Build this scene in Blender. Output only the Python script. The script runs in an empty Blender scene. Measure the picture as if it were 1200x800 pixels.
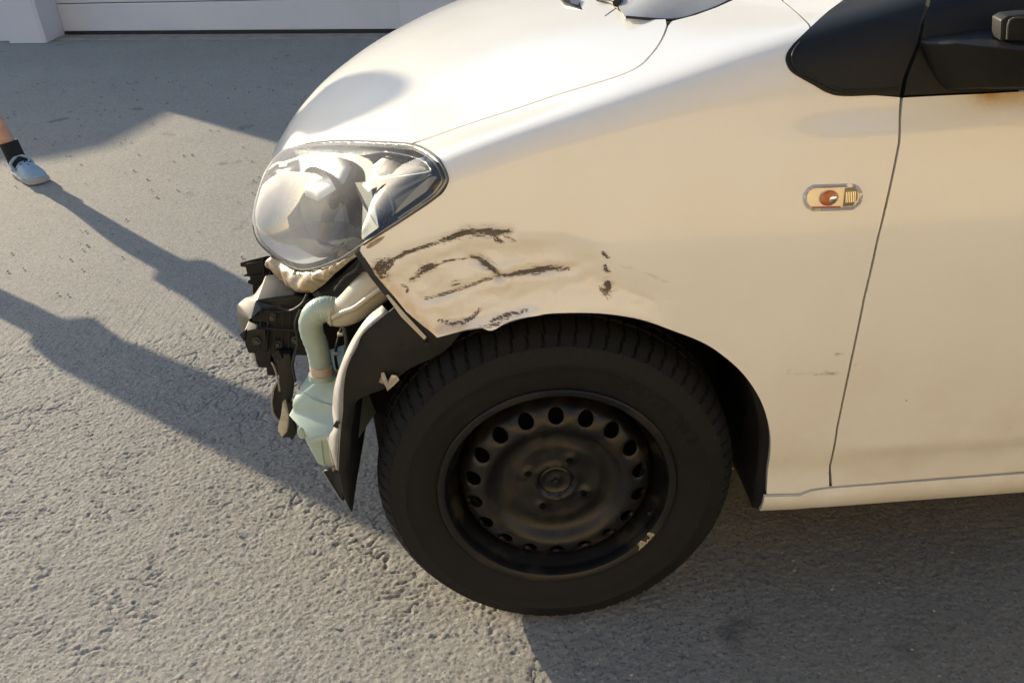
import bpy, bmesh, math, random
import numpy as np
from mathutils import Vector, Matrix, noise as mnoise
from mathutils.geometry import delaunay_2d_cdt

scene = bpy.context.scene
C = scene.collection
R = math.radians
random.seed(7)
rng = np.random.default_rng(7)

# ------------------------------------------------------------------ camera
cam = bpy.data.cameras.new("camera"); camo = bpy.data.objects.new("camera", cam); C.objects.link(camo)
cam.lens = 31.5; cam.sensor_width = 36; cam.clip_start = .05; cam.clip_end = 3000
yaw, pitch, roll = -7.167e-4, .509015, .0750965
fwd = Vector((math.sin(yaw)*math.cos(pitch), math.cos(yaw)*math.cos(pitch), -math.sin(pitch)))
rgt = Vector((math.cos(yaw), -math.sin(yaw), 0)); upv = rgt.cross(fwd)
r2 = math.cos(roll)*rgt - math.sin(roll)*upv; u2 = math.sin(roll)*rgt + math.cos(roll)*upv
camo.matrix_world = Matrix(((r2.x,u2.x,-fwd.x,-.0532953),(r2.y,u2.y,-fwd.y,-1.136203),(r2.z,u2.z,-fwd.z,1.196181),(0,0,0,1)))
scene.camera = camo

# ------------------------------------------------------------------ light
SUN_EL = R(15.8); SH = Vector((.69,-.724,0)).normalized()          # SH: the way shadows fall on the ground
world = bpy.data.worlds.new("World"); scene.world = world; world.use_nodes = True
nt = world.node_tree; bg = nt.nodes['Background']; sky = nt.nodes.new('ShaderNodeTexSky')
sky.sky_type = 'NISHITA'; sky.sun_disc = False; sky.sun_elevation = SUN_EL
sky.sun_rotation = math.atan2(-SH.x, -SH.y); sky.air_density = 1.0; sky.dust_density = 1.1; sky.ozone_density = 1.6
nt.links.new(sky.outputs[0], bg.inputs[0]); bg.inputs[1].default_value = .15
sl = bpy.data.lights.new("sun", 'SUN'); so = bpy.data.objects.new("sun", sl); C.objects.link(so)
sl.energy = 4.3; sl.angle = R(.55); sl.color = (1, .845, .62)
d = Vector((SH.x*math.cos(SUN_EL), SH.y*math.cos(SUN_EL), -math.sin(SUN_EL)))
so.rotation_euler = d.to_track_quat('-Z', 'Y').to_euler()
scene.view_settings.view_transform = 'Standard'; scene.view_settings.look = 'None'
scene.view_settings.exposure = 0.95; scene.view_settings.gamma = 1
scene.render.engine = 'CYCLES'

# ------------------------------------------------------------------ materials
def nodes(name):
    m = bpy.data.materials.new(name); m.use_nodes = True
    n = m.node_tree; return m, n, n.nodes['Principled BSDF']
def link(n, a, b): n.links.new(a, b)
def val(n, kind, **kw):
    x = n.nodes.new(kind)
    for k, v in kw.items():
        if k in x.inputs: x.inputs[k].default_value = v
        else: setattr(x, k, v)
    return x
def noise_fac(n, scale, detail=4, rough=.6, lo=.35, hi=.65, vec=None, stretch=None):
    tc = n.nodes.new('ShaderNodeTexCoord'); src = tc.outputs['Object']
    if stretch:
        mp = n.nodes.new('ShaderNodeMapping'); mp.inputs['Scale'].default_value = stretch
        if len(stretch) and vec: mp.inputs['Rotation'].default_value = vec
        link(n, src, mp.inputs[0]); src = mp.outputs[0]
    t = val(n, 'ShaderNodeTexNoise', Scale=scale, Detail=detail, Roughness=rough); link(n, src, t.inputs['Vector'])
    r = n.nodes.new('ShaderNodeMapRange'); r.inputs[1].default_value = lo; r.inputs[2].default_value = hi
    link(n, t.outputs[0], r.inputs[0]); return r.outputs[0]
def mixc(n, fac, a, b):
    m = n.nodes.new('ShaderNodeMix'); m.data_type = 'RGBA'
    for i, v in ((0, fac), (6, a), (7, b)):
        if hasattr(v, 'node'): link(n, v, m.inputs[i])
        else: m.inputs[i].default_value = v if i == 0 else (*v[:3], 1)
    return m.outputs[2]
def math_(n, op, a, b=0.0, clamp=False):
    m = n.nodes.new('ShaderNodeMath'); m.operation = op; m.use_clamp = clamp
    for i, v in ((0, a), (1, b)):
        if hasattr(v, 'node'): link(n, v, m.inputs[i])
        else: m.inputs[i].default_value = v
    return m.outputs[0]
def bump(n, p, h, strength=.3, dist=.002, prev=None):
    b = n.nodes.new('ShaderNodeBump'); b.inputs['Strength'].default_value = strength; b.inputs['Distance'].default_value = dist
    link(n, h, b.inputs['Height'])
    if prev is not None: link(n, prev, b.inputs['Normal'])
    link(n, b.outputs[0], p.inputs['Normal']); return b.outputs[0]
def mat(name, col, rough=.5, metal=0, col2=None, nscale=30, bs=0, bscale=200, bdist=.001, rough2=None, spec=.5, lo=.35, hi=.65, trans=0, sss=0, coat=0):
    m, n, p = nodes(name)
    p.inputs['Roughness'].default_value = rough; p.inputs['Metallic'].default_value = metal
    p.inputs['Specular IOR Level'].default_value = spec
    p.inputs['Coat Weight'].default_value = coat
    p.inputs['Transmission Weight'].default_value = trans
    if sss: p.inputs['Subsurface Weight'].default_value = sss; p.inputs['Subsurface Radius'].default_value = (.01,.01,.008); p.inputs['Subsurface Scale'].default_value = .6
    f = noise_fac(n, nscale, lo=lo, hi=hi)
    c = mixc(n, f, col, col2 if col2 else tuple(x*.82 for x in col)); link(n, c, p.inputs['Base Color'])
    if rough2 is not None:
        r = n.nodes.new('ShaderNodeMapRange'); link(n, f, r.inputs[0]); r.inputs[3].default_value = rough; r.inputs[4].default_value = rough2
        link(n, r.outputs[0], p.inputs['Roughness'])
    if bs: bump(n, p, noise_fac(n, bscale, lo=0, hi=1), bs, bdist)
    return m
M = {}
# car paint: white, with road film low down, scuffs and rust read from what was scratched on the panel itself
def paint_mat():
    m, n, p = nodes('white_paint')
    base = (.80, .78, .70)
    tc = n.nodes.new('ShaderNodeTexCoord'); sx = n.nodes.new('ShaderNodeSeparateXYZ'); link(n, tc.outputs['Object'], sx.inputs[0])
    film = noise_fac(n, 6, 6, .6, .35, .75)
    low = n.nodes.new('ShaderNodeMapRange'); link(n, sx.outputs[2], low.inputs[0])
    low.inputs[1].default_value = .55; low.inputs[2].default_value = .2; low.inputs[3].default_value = .12; low.inputs[4].default_value = .7
    c = mixc(n, math_(n, 'MULTIPLY', film, low.outputs[0]), base, (.60, .50, .36))
    pock = noise_fac(n, 95, 2, .5, .80, .84); c = mixc(n, math_(n, 'MULTIPLY', pock, low.outputs[0]), c, (.30,.24,.17))
    at = val(n, 'ShaderNodeAttribute', attribute_name='bare')
    blotch = noise_fac(n, 22, 5, .65, .3, .7)
    c = mixc(n, math_(n, 'MULTIPLY', at.outputs['Fac'], math_(n, 'MULTIPLY', blotch, .8)), c, (.79, .71, .59))
    # fine hairline scratches within the bare area
    hair = noise_fac(n, 60, 3, .6, .70, .76, vec=(0, .35, 0), stretch=(.35, 1, 3.4))
    c = mixc(n, math_(n, 'MULTIPLY', math_(n, 'MULTIPLY', at.outputs['Fac'], hair), .45), c, (.20, .13, .08))
    au = val(n, 'ShaderNodeAttribute', attribute_name='rust')
    rn = noise_fac(n, 90, 5, .7, .3, .7)
    c = mixc(n, math_(n, 'MULTIPLY', au.outputs['Fac'], math_(n, 'ADD', rn, .5, True), True), c, (.48, .30, .12))
    ac = val(n, 'ShaderNodeAttribute', attribute_name='scuff')
    s1 = noise_fac(n, 210, 5, .7, .25, .75, vec=(0, .25, 0), stretch=(.28, 1, 1.6))
    s2 = noise_fac(n, 520, 4, .75, .25, .75)
    e = math_(n, 'ADD', math_(n, 'MULTIPLY', ac.outputs['Fac'], 1.9), math_(n, 'ADD', math_(n, 'MULTIPLY', s1, 1.5), math_(n, 'MULTIPLY', s2, .5)))
    mk = n.nodes.new('ShaderNodeMapRange'); link(n, e, mk.inputs[0]); mk.inputs[1].default_value = 1.60; mk.inputs[2].default_value = 2.15
    have = math_(n, 'MULTIPLY', ac.outputs['Fac'], 8, True)
    k = math_(n, 'MULTIPLY', mk.outputs[0], have)
    sm = n.nodes.new('ShaderNodeMapRange'); link(n, e, sm.inputs[0]); sm.inputs[1].default_value = 1.15; sm.inputs[2].default_value = 2.0; sm.inputs[4].default_value = .5
    c = mixc(n, math_(n, 'MULTIPLY', sm.outputs[0], have), c, (.36, .26, .17))
    c = mixc(n, math_(n, 'MULTIPLY', k, .9), c, (.030, .020, .013))
    link(n, c, p.inputs['Base Color'])
    p.inputs['Roughness'].default_value = .42
    dull = math_(n, 'SUBTRACT', 1.0, math_(n, 'MAXIMUM', math_(n, 'MULTIPLY', at.outputs['Fac'], .55), k), True)
    link(n, dull, p.inputs['Coat Weight']); p.inputs['Coat Roughness'].default_value = .10
    fw = noise_fac(n, 260, 3, .6, 0, 1)
    dl = math_(n, 'MULTIPLY', at.outputs['Fac'], noise_fac(n, 45, 4, .6, .2, .8))
    b1 = bump(n, p, dl, .6, .003)
    return m
M['paint'] = paint_mat()
M['plastic'] = mat('black_plastic', (.0065,.0068,.007), .48, spec=.35, col2=(.012,.012,.0115), nscale=12, bs=.25, bscale=900, bdist=.0004, rough2=.6)
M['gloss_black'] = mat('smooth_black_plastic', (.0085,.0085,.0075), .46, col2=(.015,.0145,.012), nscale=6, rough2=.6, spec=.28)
M['pale_plastic'] = mat('paler_black_plastic', (.045,.045,.043), .36, col2=(.02,.02,.019), nscale=25, rough2=.5, bs=.2, bscale=200)  # black plastic made paler, its shine in the raking sun put into the colour
M['liner'] = mat('dusty_liner', (.007,.0073,.0075), .6, spec=.35, col2=(.022,.0225,.022), nscale=9, bs=.4, bscale=350, bdist=.0006, rough2=.8)
M['liner_lip'] = mat('dusty_lip', (.30,.29,.27), .6, col2=(.20,.19,.18), nscale=30, bs=.3, bscale=260, bdist=.0006)
M['dark'] = mat('dark_metal', (.004,.004,.004), .8, spec=.2)
M['rubber'] = mat('tyre_rubber', (.0050,.0049,.0047), .72, col2=(.0090,.0085,.0074), spec=.3, nscale=14, rough2=.8, bs=.2, bscale=500, bdist=.0005)
M['steel'] = mat('black_steel', (.0055,.0053,.0050), .38, spec=.4, metal=.0, col2=(.040,.028,.014), nscale=16, lo=.50, hi=.80, rough2=.7, bs=.25, bscale=380, bdist=.0004)
M['steel_chip'] = mat('bare_chip', (.45,.38,.26), .6, col2=(.2,.15,.1), nscale=180)
M['chrome'] = mat('chrome', (.80,.80,.80), .06, metal=1, col2=(.72,.72,.72))
M['white_bezel'] = mat('white_bezel', (.78,.78,.77), .35, col2=(.70,.70,.69), coat=.5)
M['dim_chrome'] = mat('dim_chrome', (.15,.16,.155), .34, metal=1, col2=(.10,.11,.105), nscale=18, rough2=.5)
M['soft_chrome'] = mat('soft_chrome', (.62,.61,.58), .24, metal=1, col2=(.52,.51,.48), nscale=30, rough2=.34)
M['satin'] = mat('satin_bezel', (.62,.62,.61), .34, metal=.55, col2=(.55,.55,.54))
M['grey'] = mat('grey_bezel', (.10,.105,.10), .35, col2=(.07,.07,.07))
M['beige'] = mat('yellowed_plastic', (.46,.38,.26), .34, col2=(.20,.14,.075), nscale=45, bs=.6, bscale=120, bdist=.001, sss=.2)
M['pipe'] = mat('off_white_plastic', (.50,.47,.38), .42, col2=(.50,.36,.17), nscale=24, lo=.52, hi=.78, sss=.2, bs=.2, bscale=90)
M['tank'] = mat('pale_green_plastic', (.40,.49,.42), .30, col2=(.34,.42,.36), nscale=14, sss=.35, bs=.12, bscale=60)
M['collar'] = mat('pinkish_collar', (.55,.44,.34), .45, sss=.2)
M['white_bracket'] = mat('cream_bracket', (.60,.57,.48), .45, col2=(.40,.36,.29), nscale=60)
M['seal'] = mat('rubber_seal', (.012,.012,.012), .6)
M['amber'] = mat('amber_bulb', (.55,.16,.04), .15, col2=(.40,.10,.03), nscale=60)
M['cream'] = mat('cream_reflector', (.88,.85,.76), .30, metal=.2, col2=(.84,.78,.64), nscale=100)
M['skin'] = mat('skin', (.58,.33,.23), .5, col2=(.50,.26,.17), nscale=30, sss=.15)
M['sock'] = mat('black_sock', (.012,.012,.014), .9, bs=.4, bscale=900)
M['clog'] = mat('pale_blue_clog', (.30,.42,.52), .5, col2=(.26,.37,.47), nscale=40, bs=.1)
M['sole'] = mat('grey_sole', (.42,.42,.42), .6)
M['cloth'] = mat('blue_cloth', (.06,.09,.16), .9, bs=.3, bscale=500)
M['shirt'] = mat('grey_shirt', (.28,.28,.30), .9, bs=.3, bscale=500)
M['hair'] = mat('dark_hair', (.03,.02,.014), .6)
M['eye'] = mat('eye_white', (.8,.78,.75), .2)
def plaster(name, c, c2):
    m, n, p = nodes(name); p.inputs['Roughness'].default_value = .85
    link(n, mixc(n, noise_fac(n, 1.3, 6, .6, .3, .7), c, c2), p.inputs['Base Color'])
    bump(n, p, noise_fac(n, 60, 6, .6, 0, 1), .3, .004); return m
M['plaster'] = plaster('pale_plaster', (.66,.66,.69), (.60,.60,.64))
M['door_white'] = mat('white_garage_door', (.68,.68,.70), .45, col2=(.63,.63,.66), nscale=2, bs=.05, bscale=80)
M['warm_wall'] = plaster('ochre_plaster', (.72,.56,.31), (.66,.51,.28))
M['roof'] = mat('roof_tiles', (.22,.09,.06), .8, col2=(.15,.07,.05))
M['concrete'] = mat('concrete', (.34,.31,.27), .9, col2=(.25,.23,.20), nscale=8, bs=.4, bscale=60, bdist=.003)
M['wood'] = mat('stained_wood', (.16,.09,.05), .7, col2=(.11,.06,.03), nscale=9)
def glass(name, tint, haze=.0, rough=.0, ior=1.5, hazecol=(.8,.8,.78)):
    m = bpy.data.materials.new(name); m.use_nodes = True; n = m.node_tree
    n.nodes.remove(n.nodes['Principled BSDF']); out = n.nodes['Material Output']
    t = n.nodes.new('ShaderNodeBsdfTransparent'); t.inputs[0].default_value = (*tint, 1)
    g = n.nodes.new('ShaderNodeBsdfGlossy'); g.inputs['Roughness'].default_value = rough
    fr = n.nodes.new('ShaderNodeFresnel'); fr.inputs[0].default_value = ior
    ge = n.nodes.new('ShaderNodeNewGeometry')
    mx = n.nodes.new('ShaderNodeMixShader'); link(n, math_(n, 'MULTIPLY', fr.outputs[0], math_(n, 'SUBTRACT', 1.0, ge.outputs['Backfacing'])), mx.inputs[0]); link(n, t.outputs[0], mx.inputs[1]); link(n, g.outputs[0], mx.inputs[2])
    last = mx.outputs[0]
    if haze:
        df = n.nodes.new('ShaderNodeBsdfDiffuse'); df.inputs[0].default_value = (*hazecol, 1)
        m2 = n.nodes.new('ShaderNodeMixShader')
        f = noise_fac(n, 9, 2, .5, -.6, .9)
        if name == 'clear_lens':      # haze thickens towards the forward part of the lens
            tc = n.nodes.new('ShaderNodeTexCoord'); sx = n.nodes.new('ShaderNodeSeparateXYZ'); link(n, tc.outputs['Object'], sx.inputs[0])
            mr = n.nodes.new('ShaderNodeMapRange'); link(n, sx.outputs[1], mr.inputs[0]); mr.inputs[1].default_value = .12; mr.inputs[2].default_value = .42; mr.inputs[3].default_value = .15; mr.inputs[4].default_value = 1.5
            f = math_(n, 'MULTIPLY', f, mr.outputs[0])
        link(n, math_(n, 'MULTIPLY', f, haze), m2.inputs[0])
        link(n, last, m2.inputs[1]); link(n, df.outputs[0], m2.inputs[2]); last = m2.outputs[0]
    link(n, last, out.inputs[0]); return m
M['lens'] = glass('clear_lens', (.97,.98,.97), haze=.30, rough=.03, ior=1.55)
M['lens_small'] = glass('marker_lens', (1,.95,.86), haze=.06, rough=.03)
M['glass'] = glass('window_glass', (.32,.36,.35), haze=.6, rough=.0, ior=1.55)

# ------------------------------------------------------------------ helpers
def finish(name, me, m, parent=None, smooth=True, loc=None):
    if m is not None and not me.materials: me.materials.append(m)
    if smooth:
        me.polygons.foreach_set('use_smooth', [True]*len(me.polygons))
    o = bpy.data.objects.new(name, me); C.objects.link(o)
    if parent is not None: o.parent = parent
    return o
def mesh(name, vs, fs, m, parent=None, smooth=False, sharp=None):
    me = bpy.data.meshes.new(name); me.from_pydata([tuple(map(float, v)) for v in vs], [], fs); me.validate()
    if smooth and sharp: 
        o = finish(name, me, m, parent, True); me.set_sharp_from_angle(angle=R(sharp)); return o
    return finish(name, me, m, parent, smooth)
def bm_out(bm, name, m, parent=None, smooth=False, sharp=None):
    bmesh.ops.recalc_face_normals(bm, faces=bm.faces[:])
    me = bpy.data.meshes.new(name); bm.to_mesh(me); bm.free()
    o = finish(name, me, m, parent, smooth)
    if smooth and sharp: me.set_sharp_from_angle(angle=R(sharp))
    return o
def tag(o, label=None, cat=None, group=None, kind=None):
    if label: o['label'] = label
    if cat: o['category'] = cat
    if group: o['group'] = group
    if kind: o['kind'] = kind
    return o
def empty(name, loc=(0,0,0)):
    o = bpy.data.objects.new(name, None); o.location = loc; o.empty_display_size = .1; C.objects.link(o); return o
def box(bm, lo, hi, bev=0, mtx=None):
    r = bmesh.ops.create_cube(bm, size=1); vs = r['verts']
    lo, hi = Vector(lo), Vector(hi); c = (lo+hi)/2; s = hi-lo
    for v in vs:
        v.co = Vector((v.co.x*s.x, v.co.y*s.y, v.co.z*s.z)) + c
    if bev:
        es = list({e for v in vs for e in v.link_edges})
        rr = bmesh.ops.bevel(bm, geom=es, offset=bev, segments=2, affect='EDGES', profile=.6); vs = list({v for f in rr['faces'] for v in f.verts} | {v for v in vs if v.is_valid})
    if mtx is not None:
        for v in vs: v.co = mtx @ v.co
    return vs
def lathe(name, prof, m, parent, seg=96, axis='y', closed=False, c=(0,0,0), smooth=True, sharp=35, phase=0):
    # prof: (radius, along axis)
    n = len(prof); a = np.linspace(0, 2*np.pi, seg, endpoint=False)+phase
    P = np.array(prof, float); r = P[:,0][:,None]; h = P[:,1][:,None]+0*a[None]
    X = r*np.cos(a); Z = r*np.sin(a)
    if axis == 'y': V = np.stack([X, h, Z], -1)
    elif axis == 'z': V = np.stack([X, -Z, h], -1)
    else: V = np.stack([h, X, -Z], -1)
    V = V.reshape(-1, 3)+np.array(c)
    fs = []
    for i in range(n if closed else n-1):
        j = (i+1) % n
        for k in range(seg):
            l = (k+1) % seg
            fs.append((i*seg+k, j*seg+k, j*seg+l, i*seg+l))
    return mesh(name, V, fs, m, parent, smooth, sharp)
def spline(pts, n=8):
    P = [np.array(q, float) for q in pts]; P = [2*P[0]-P[1]]+P+[2*P[-1]-P[-2]]; out = []
    for i in range(1, len(P)-2):
        for t in np.linspace(0, 1, n, endpoint=False):
            out.append(.5*((2*P[i])+(-P[i-1]+P[i+1])*t+(2*P[i-1]-5*P[i]+4*P[i+1]-P[i+2])*t*t+(-P[i-1]+3*P[i]-3*P[i+1]+P[i+2])*t**3))
    out.append(P[-2]); return np.array(out)
def tube(name, pts, rad, m, parent, n=8, seg=16, caps=True, flat=None, smooth=True, sharp=40):
    # rad: float, list (along pts) or function of the 0..1 position
    S = spline(pts, n) if n else np.array(pts, float); L = len(S)
    T = np.gradient(S, axis=0); T /= np.linalg.norm(T, axis=1)[:, None]+1e-12
    u = Vector((0,0,1)) if abs(T[0][2]) < .9 else Vector((1,0,0)); V = []
    nrm = Vector(T[0]).cross(u).normalized()
    for i in range(L):
        t = Vector(T[i]); nrm = (nrm - t*nrm.dot(t)).normalized(); b = t.cross(nrm); q = i/(L-1)
        r = rad(q) if callable(rad) else (np.interp(q*(len(rad)-1), range(len(rad)), rad) if hasattr(rad, '__len__') else rad)
        for k in range(seg):
            a = 2*math.pi*k/seg
            V.append(Vector(S[i]) + (nrm*math.cos(a)*r*(flat if flat else 1) + b*math.sin(a)*r))
    fs = [(i*seg+k, i*seg+(k+1) % seg, (i+1)*seg+(k+1) % seg, (i+1)*seg+k) for i in range(L-1) for k in range(seg)]
    if caps: fs += [tuple(reversed(range(seg))), tuple((L-1)*seg+k for k in range(seg))]
    return mesh(name, V, fs, m, parent, smooth, sharp)
def resample(poly, h, closed=True):
    P = np.array(poly, float); out = []
    n = len(P)
    for i in range(n if closed else n-1):
        a, b = P[i], P[(i+1) % n]; k = max(1, int(math.ceil(np.linalg.norm(b-a)/h)))
        for t in range(k): out.append(a+(b-a)*t/k)
    if not closed: out.append(P[-1])
    return np.array(out)
def inside(poly, Q):
    x, y = Q[:,0], Q[:,1]; c = np.zeros(len(Q), bool); n = len(poly)
    for i in range(n):
        x1, y1 = poly[i]; x2, y2 = poly[(i+1) % n]
        if y1 == y2: continue
        k = ((y1 > y) != (y2 > y)) & (x < (x2-x1)*(y-y1)/(y2-y1)+x1); c ^= k
    return c
def dist_poly(Q, poly, closed=True):
    P = np.array(poly, float); best = np.full(len(Q), 1e9); at = np.zeros(len(Q)); n = len(P); acc = 0
    tot = sum(np.linalg.norm(P[(i+1) % n]-P[i]) for i in range(n if closed else n-1))+1e-9
    for i in range(n if closed else n-1):
        a, b = P[i], P[(i+1) % n]; ab = b-a; l2 = ab@ab+1e-15
        t = np.clip(((Q-a)@ab)/l2, 0, 1); dd = np.linalg.norm(Q-(a+t[:,None]*ab), axis=1)
        k = dd < best; best[k] = dd[k]; at[k] = (acc+t[k]*math.sqrt(l2))/tot; acc += math.sqrt(l2)
    return best, at
def cdt(outer, holes=(), h=.01, fine=None):
    # triangles filling a 2-D outline with holes; interior points on a staggered grid
    loops = [resample(outer, h)]+[resample(q, h) for q in holes]
    V = []; E = []
    for L_ in loops:
        s = len(V); V += [tuple(q) for q in L_]; E += [(s+i, s+(i+1) % len(L_)) for i in range(len(L_))]
    lo = loops[0].min(0); hi = loops[0].max(0)
    def grid(h, lo, hi):
        gx, gy = np.meshgrid(np.arange(lo[0], hi[0], h), np.arange(lo[1], hi[1], h*.87)); gx = gx+(np.arange(gx.shape[0]) % 2)[:,None]*h/2
        return np.stack([gx.ravel(), gy.ravel()], 1)
    G = grid(h, lo, hi)
    if fine:
        fl, fh, fhh = fine; fl = np.array(fl); fh = np.array(fh)
        k = ((G > fl) & (G < fh)).all(1); G = np.concatenate([G[~k], grid(fhh, fl, fh)])
    k = inside(loops[0], G)
    for q in loops[1:]: k &= ~inside(q, G)
    G = G[k]
    dm = np.full(len(G), 1e9)
    for q in loops: dm = np.minimum(dm, dist_poly(G, q)[0])
    G = G[dm > h*.45]; V += [tuple(q) for q in G]
    r = delaunay_2d_cdt([Vector(v) for v in V], E, [], 0, 1e-7)
    P = np.array([(v.x, v.y) for v in r[0]]); T = np.array([tuple(t) for t in r[2]])
    cen = P[T].mean(1); k = inside(loops[0], cen)
    for q in loops[1:]: k &= ~inside(q, cen)
    T = T[k]
    e1 = P[T[:,1]]-P[T[:,0]]; e2 = P[T[:,2]]-P[T[:,0]]; ar = e1[:,0]*e2[:,1]-e1[:,1]*e2[:,0]
    T = T[np.abs(ar) > 1e-12]
    return P, T
def shell(name, P, T, fn, m, parent, depth=.012, flip=False, attrs=None, turn=.0012, smooth=True):
    """surface fn(P)->(V, N): skin plus a folded-back edge of the given depth along -N"""
    V, N = fn(P)
    edges = {}
    for t in T:
        for a, b in ((t[0],t[1]),(t[1],t[2]),(t[2],t[0])):
            key = (min(a,b), max(a,b)); edges[key] = None if key in edges else (a, b)
    bd = [e for e in edges.values() if e is not None]
    ids = sorted({i for e in bd for i in e}); mp = {v: len(V)+k for k, v in enumerate(ids)}
    W = V[ids]-N[ids]*depth
    fs = [tuple(map(int, t)) for t in T]+[(int(b), int(a), mp[a], mp[b]) for a, b in bd]
    if flip: fs = [tuple(reversed(f)) for f in fs]
    V2 = np.concatenate([V, W])
    me = bpy.data.meshes.new(name); me.from_pydata(V2.tolist(), [], fs)
    if attrs:
        for k, a in attrs.items():
            at = me.attributes.new(k, 'FLOAT', 'POINT'); at.data.foreach_set('value', np.concatenate([a, a[ids]]).astype(np.float32))
    o = finish(name, me, m, parent, smooth)
    if smooth: me.set_sharp_from_angle(angle=R(42))
    return o
def tri_normals(V, T):
    n = np.cross(V[T[:,1]]-V[T[:,0]], V[T[:,2]]-V[T[:,0]]); N = np.zeros_like(V)
    for k in range(3): np.add.at(N, T[:,k], n)
    return N/(np.linalg.norm(N, axis=1)[:,None]+1e-12)
def patch(name, loop, m, parent, bulge=0, h=.01, depth=.006, face=(0,-1,0), reach=.05, holes=(), rough=0, fn=None, soft=True):
    """skin stretched over a closed 3-D loop, domed outwards by bulge"""
    Lp = resample(loop, h) ; Lp = np.array(Lp); c = Lp.mean(0)
    nn = np.zeros(3)
    for i in range(len(Lp)): nn += np.cross(Lp[i]-c, Lp[(i+1) % len(Lp)]-c)
    nn /= np.linalg.norm(nn); 
    if nn@np.array(face) < 0: nn = -nn
    u = np.cross([0,0,1.0], nn) if abs(nn[2]) < .95 else np.array([1.0,0,0]); u /= np.linalg.norm(u); v = np.cross(nn, u)
    L2 = np.stack([(Lp-c)@u, (Lp-c)@v], 1); Lh = (Lp-c)@nn
    H2 = [np.stack([(np.array(q)-c)@u, (np.array(q)-c)@v], 1) for q in holes]
    P, T = cdt(L2, H2, h)
    # mean value interpolation of the loop heights
    z = np.zeros(len(P)); dmin, _ = dist_poly(P, L2)
    for i, q in enumerate(P):
        dv = L2-q; r = np.linalg.norm(dv, axis=1)
        if r.min() < 1e-6: z[i] = Lh[r.argmin()]; continue
        nx = np.roll(dv, -1, 0); rn = np.roll(r, -1)
        cr = dv[:,0]*nx[:,1]-dv[:,1]*nx[:,0]; dt = (dv*nx).sum(1); tn = np.tan(np.arctan2(cr, dt)/2)
        w = (tn+np.roll(tn, 1))/r; z[i] = (w*Lh).sum()/w.sum()
    k = np.clip(dmin/reach, 0, 1); z = z+bulge*np.sqrt(np.clip(1-(1-k)**2, 0, 1)) if soft else z+bulge*(1-(1-k)**2)
    V = c+P[:,:1]*u+P[:,1:]*v+z[:,None]*nn
    if rough:
        for i in range(len(V)): V[i] += nn*rough*mnoise.noise(Vector(V[i])*40)*min(1, dmin[i]/.008)
    if fn is not None: V = fn(V)
    N = tri_normals(V, T)
    s = np.sign((N@nn).sum()); 
    if s < 0: N = -N; T = T[:, ::-1]
    return shell(name, P, T, lambda _: (V, N), m, parent, depth)
def prism(name, loop, dirv, m, parent, bev=0, smooth=False):
    """outline pushed along dirv into a solid"""
    bm = bmesh.new(); a = [bm.verts.new(Vector(q)) for q in loop]; f = bm.faces.new(a)
    bmesh.ops.triangulate(bm, faces=[f]) if False else None
    r = bmesh.ops.extrude_face_region(bm, geom=[f]); vs = [g for g in r['geom'] if isinstance(g, bmesh.types.BMVert)]
    for v in vs: v.co += Vector(dirv)
    bm.faces.new(a) if not any(set(x.verts) == set(a) for x in bm.faces) else None
    if bev: bmesh.ops.bevel(bm, geom=bm.edges[:], offset=bev, segments=2, affect='EDGES', profile=.6, clamp_overlap=True)
    return bm_out(bm, name, m, parent, bool(bev), 50)
def solid(name, vs, fs, m, parent, bev=.0, sub=0, segs=2):
    bm = bmesh.new(); V = [bm.verts.new(Vector(v)) for v in vs]
    for f in fs: bm.faces.new([V[i] for i in f])
    bmesh.ops.recalc_face_normals(bm, faces=bm.faces[:])
    if bev: bmesh.ops.bevel(bm, geom=bm.edges[:], offset=bev, segments=segs, affect='EDGES', profile=.5, clamp_overlap=True)
    return bm_out(bm, name, m, parent, bool(bev), 60)

# ------------------------------------------------------------------ ground: one sheet, finely divided where it is near
def axis_steps(lo, hi, h, far, grow=1.16):
    a = list(np.arange(lo, hi+h/2, h)); s = h; x = lo
    left = []
    while x > -far: s = min(s*grow, 60); x -= s; left.append(x)
    s = h; x = hi; right = []
    while x < far: s = min(s*grow, 60); x += s; right.append(x)
    return np.array(left[::-1]+a+right)
def vnoise(X, Y, seed):
    xi = np.floor(X).astype(np.int64); yi = np.floor(Y).astype(np.int64); fx = X-xi; fy = Y-yi
    fx = fx*fx*(3-2*fx); fy = fy*fy*(3-2*fy)
    def h(i, j):
        n = (i*374761393+j*668265263+seed*1442695041) & 0x7fffffff; n = ((n ^ (n >> 13))*1274126177) & 0x7fffffff; n = n ^ (n >> 16); return (n & 0xffff)/65535.0
    a, b, c_, d_ = h(xi,yi), h(xi+1,yi), h(xi,yi+1), h(xi+1,yi+1)
    return (a*(1-fx)+b*fx)*(1-fy)+(c_*(1-fx)+d_*fx)*fy
def fbm(X, Y, sc, seed, o=4, g=.5):
    t = 0; a = 1; s = 0
    for k in range(o):
        t = t+a*vnoise(X*sc*2**k+17*k, Y*sc*2**k-9*k, seed+k); s += a; a *= g
    return t/s
gx = axis_steps(-2.1, .75, .0031, 900); gy = axis_steps(-.55, 1.15, .0031, 900)
GX, GY = np.meshgrid(gx, gy, indexing='ij')
near = np.clip(1.0-np.maximum(np.maximum(-1.6-GX, GX-.75), np.maximum(-.55-GY, GY-1.15))/.5, 0, 1)
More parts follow.
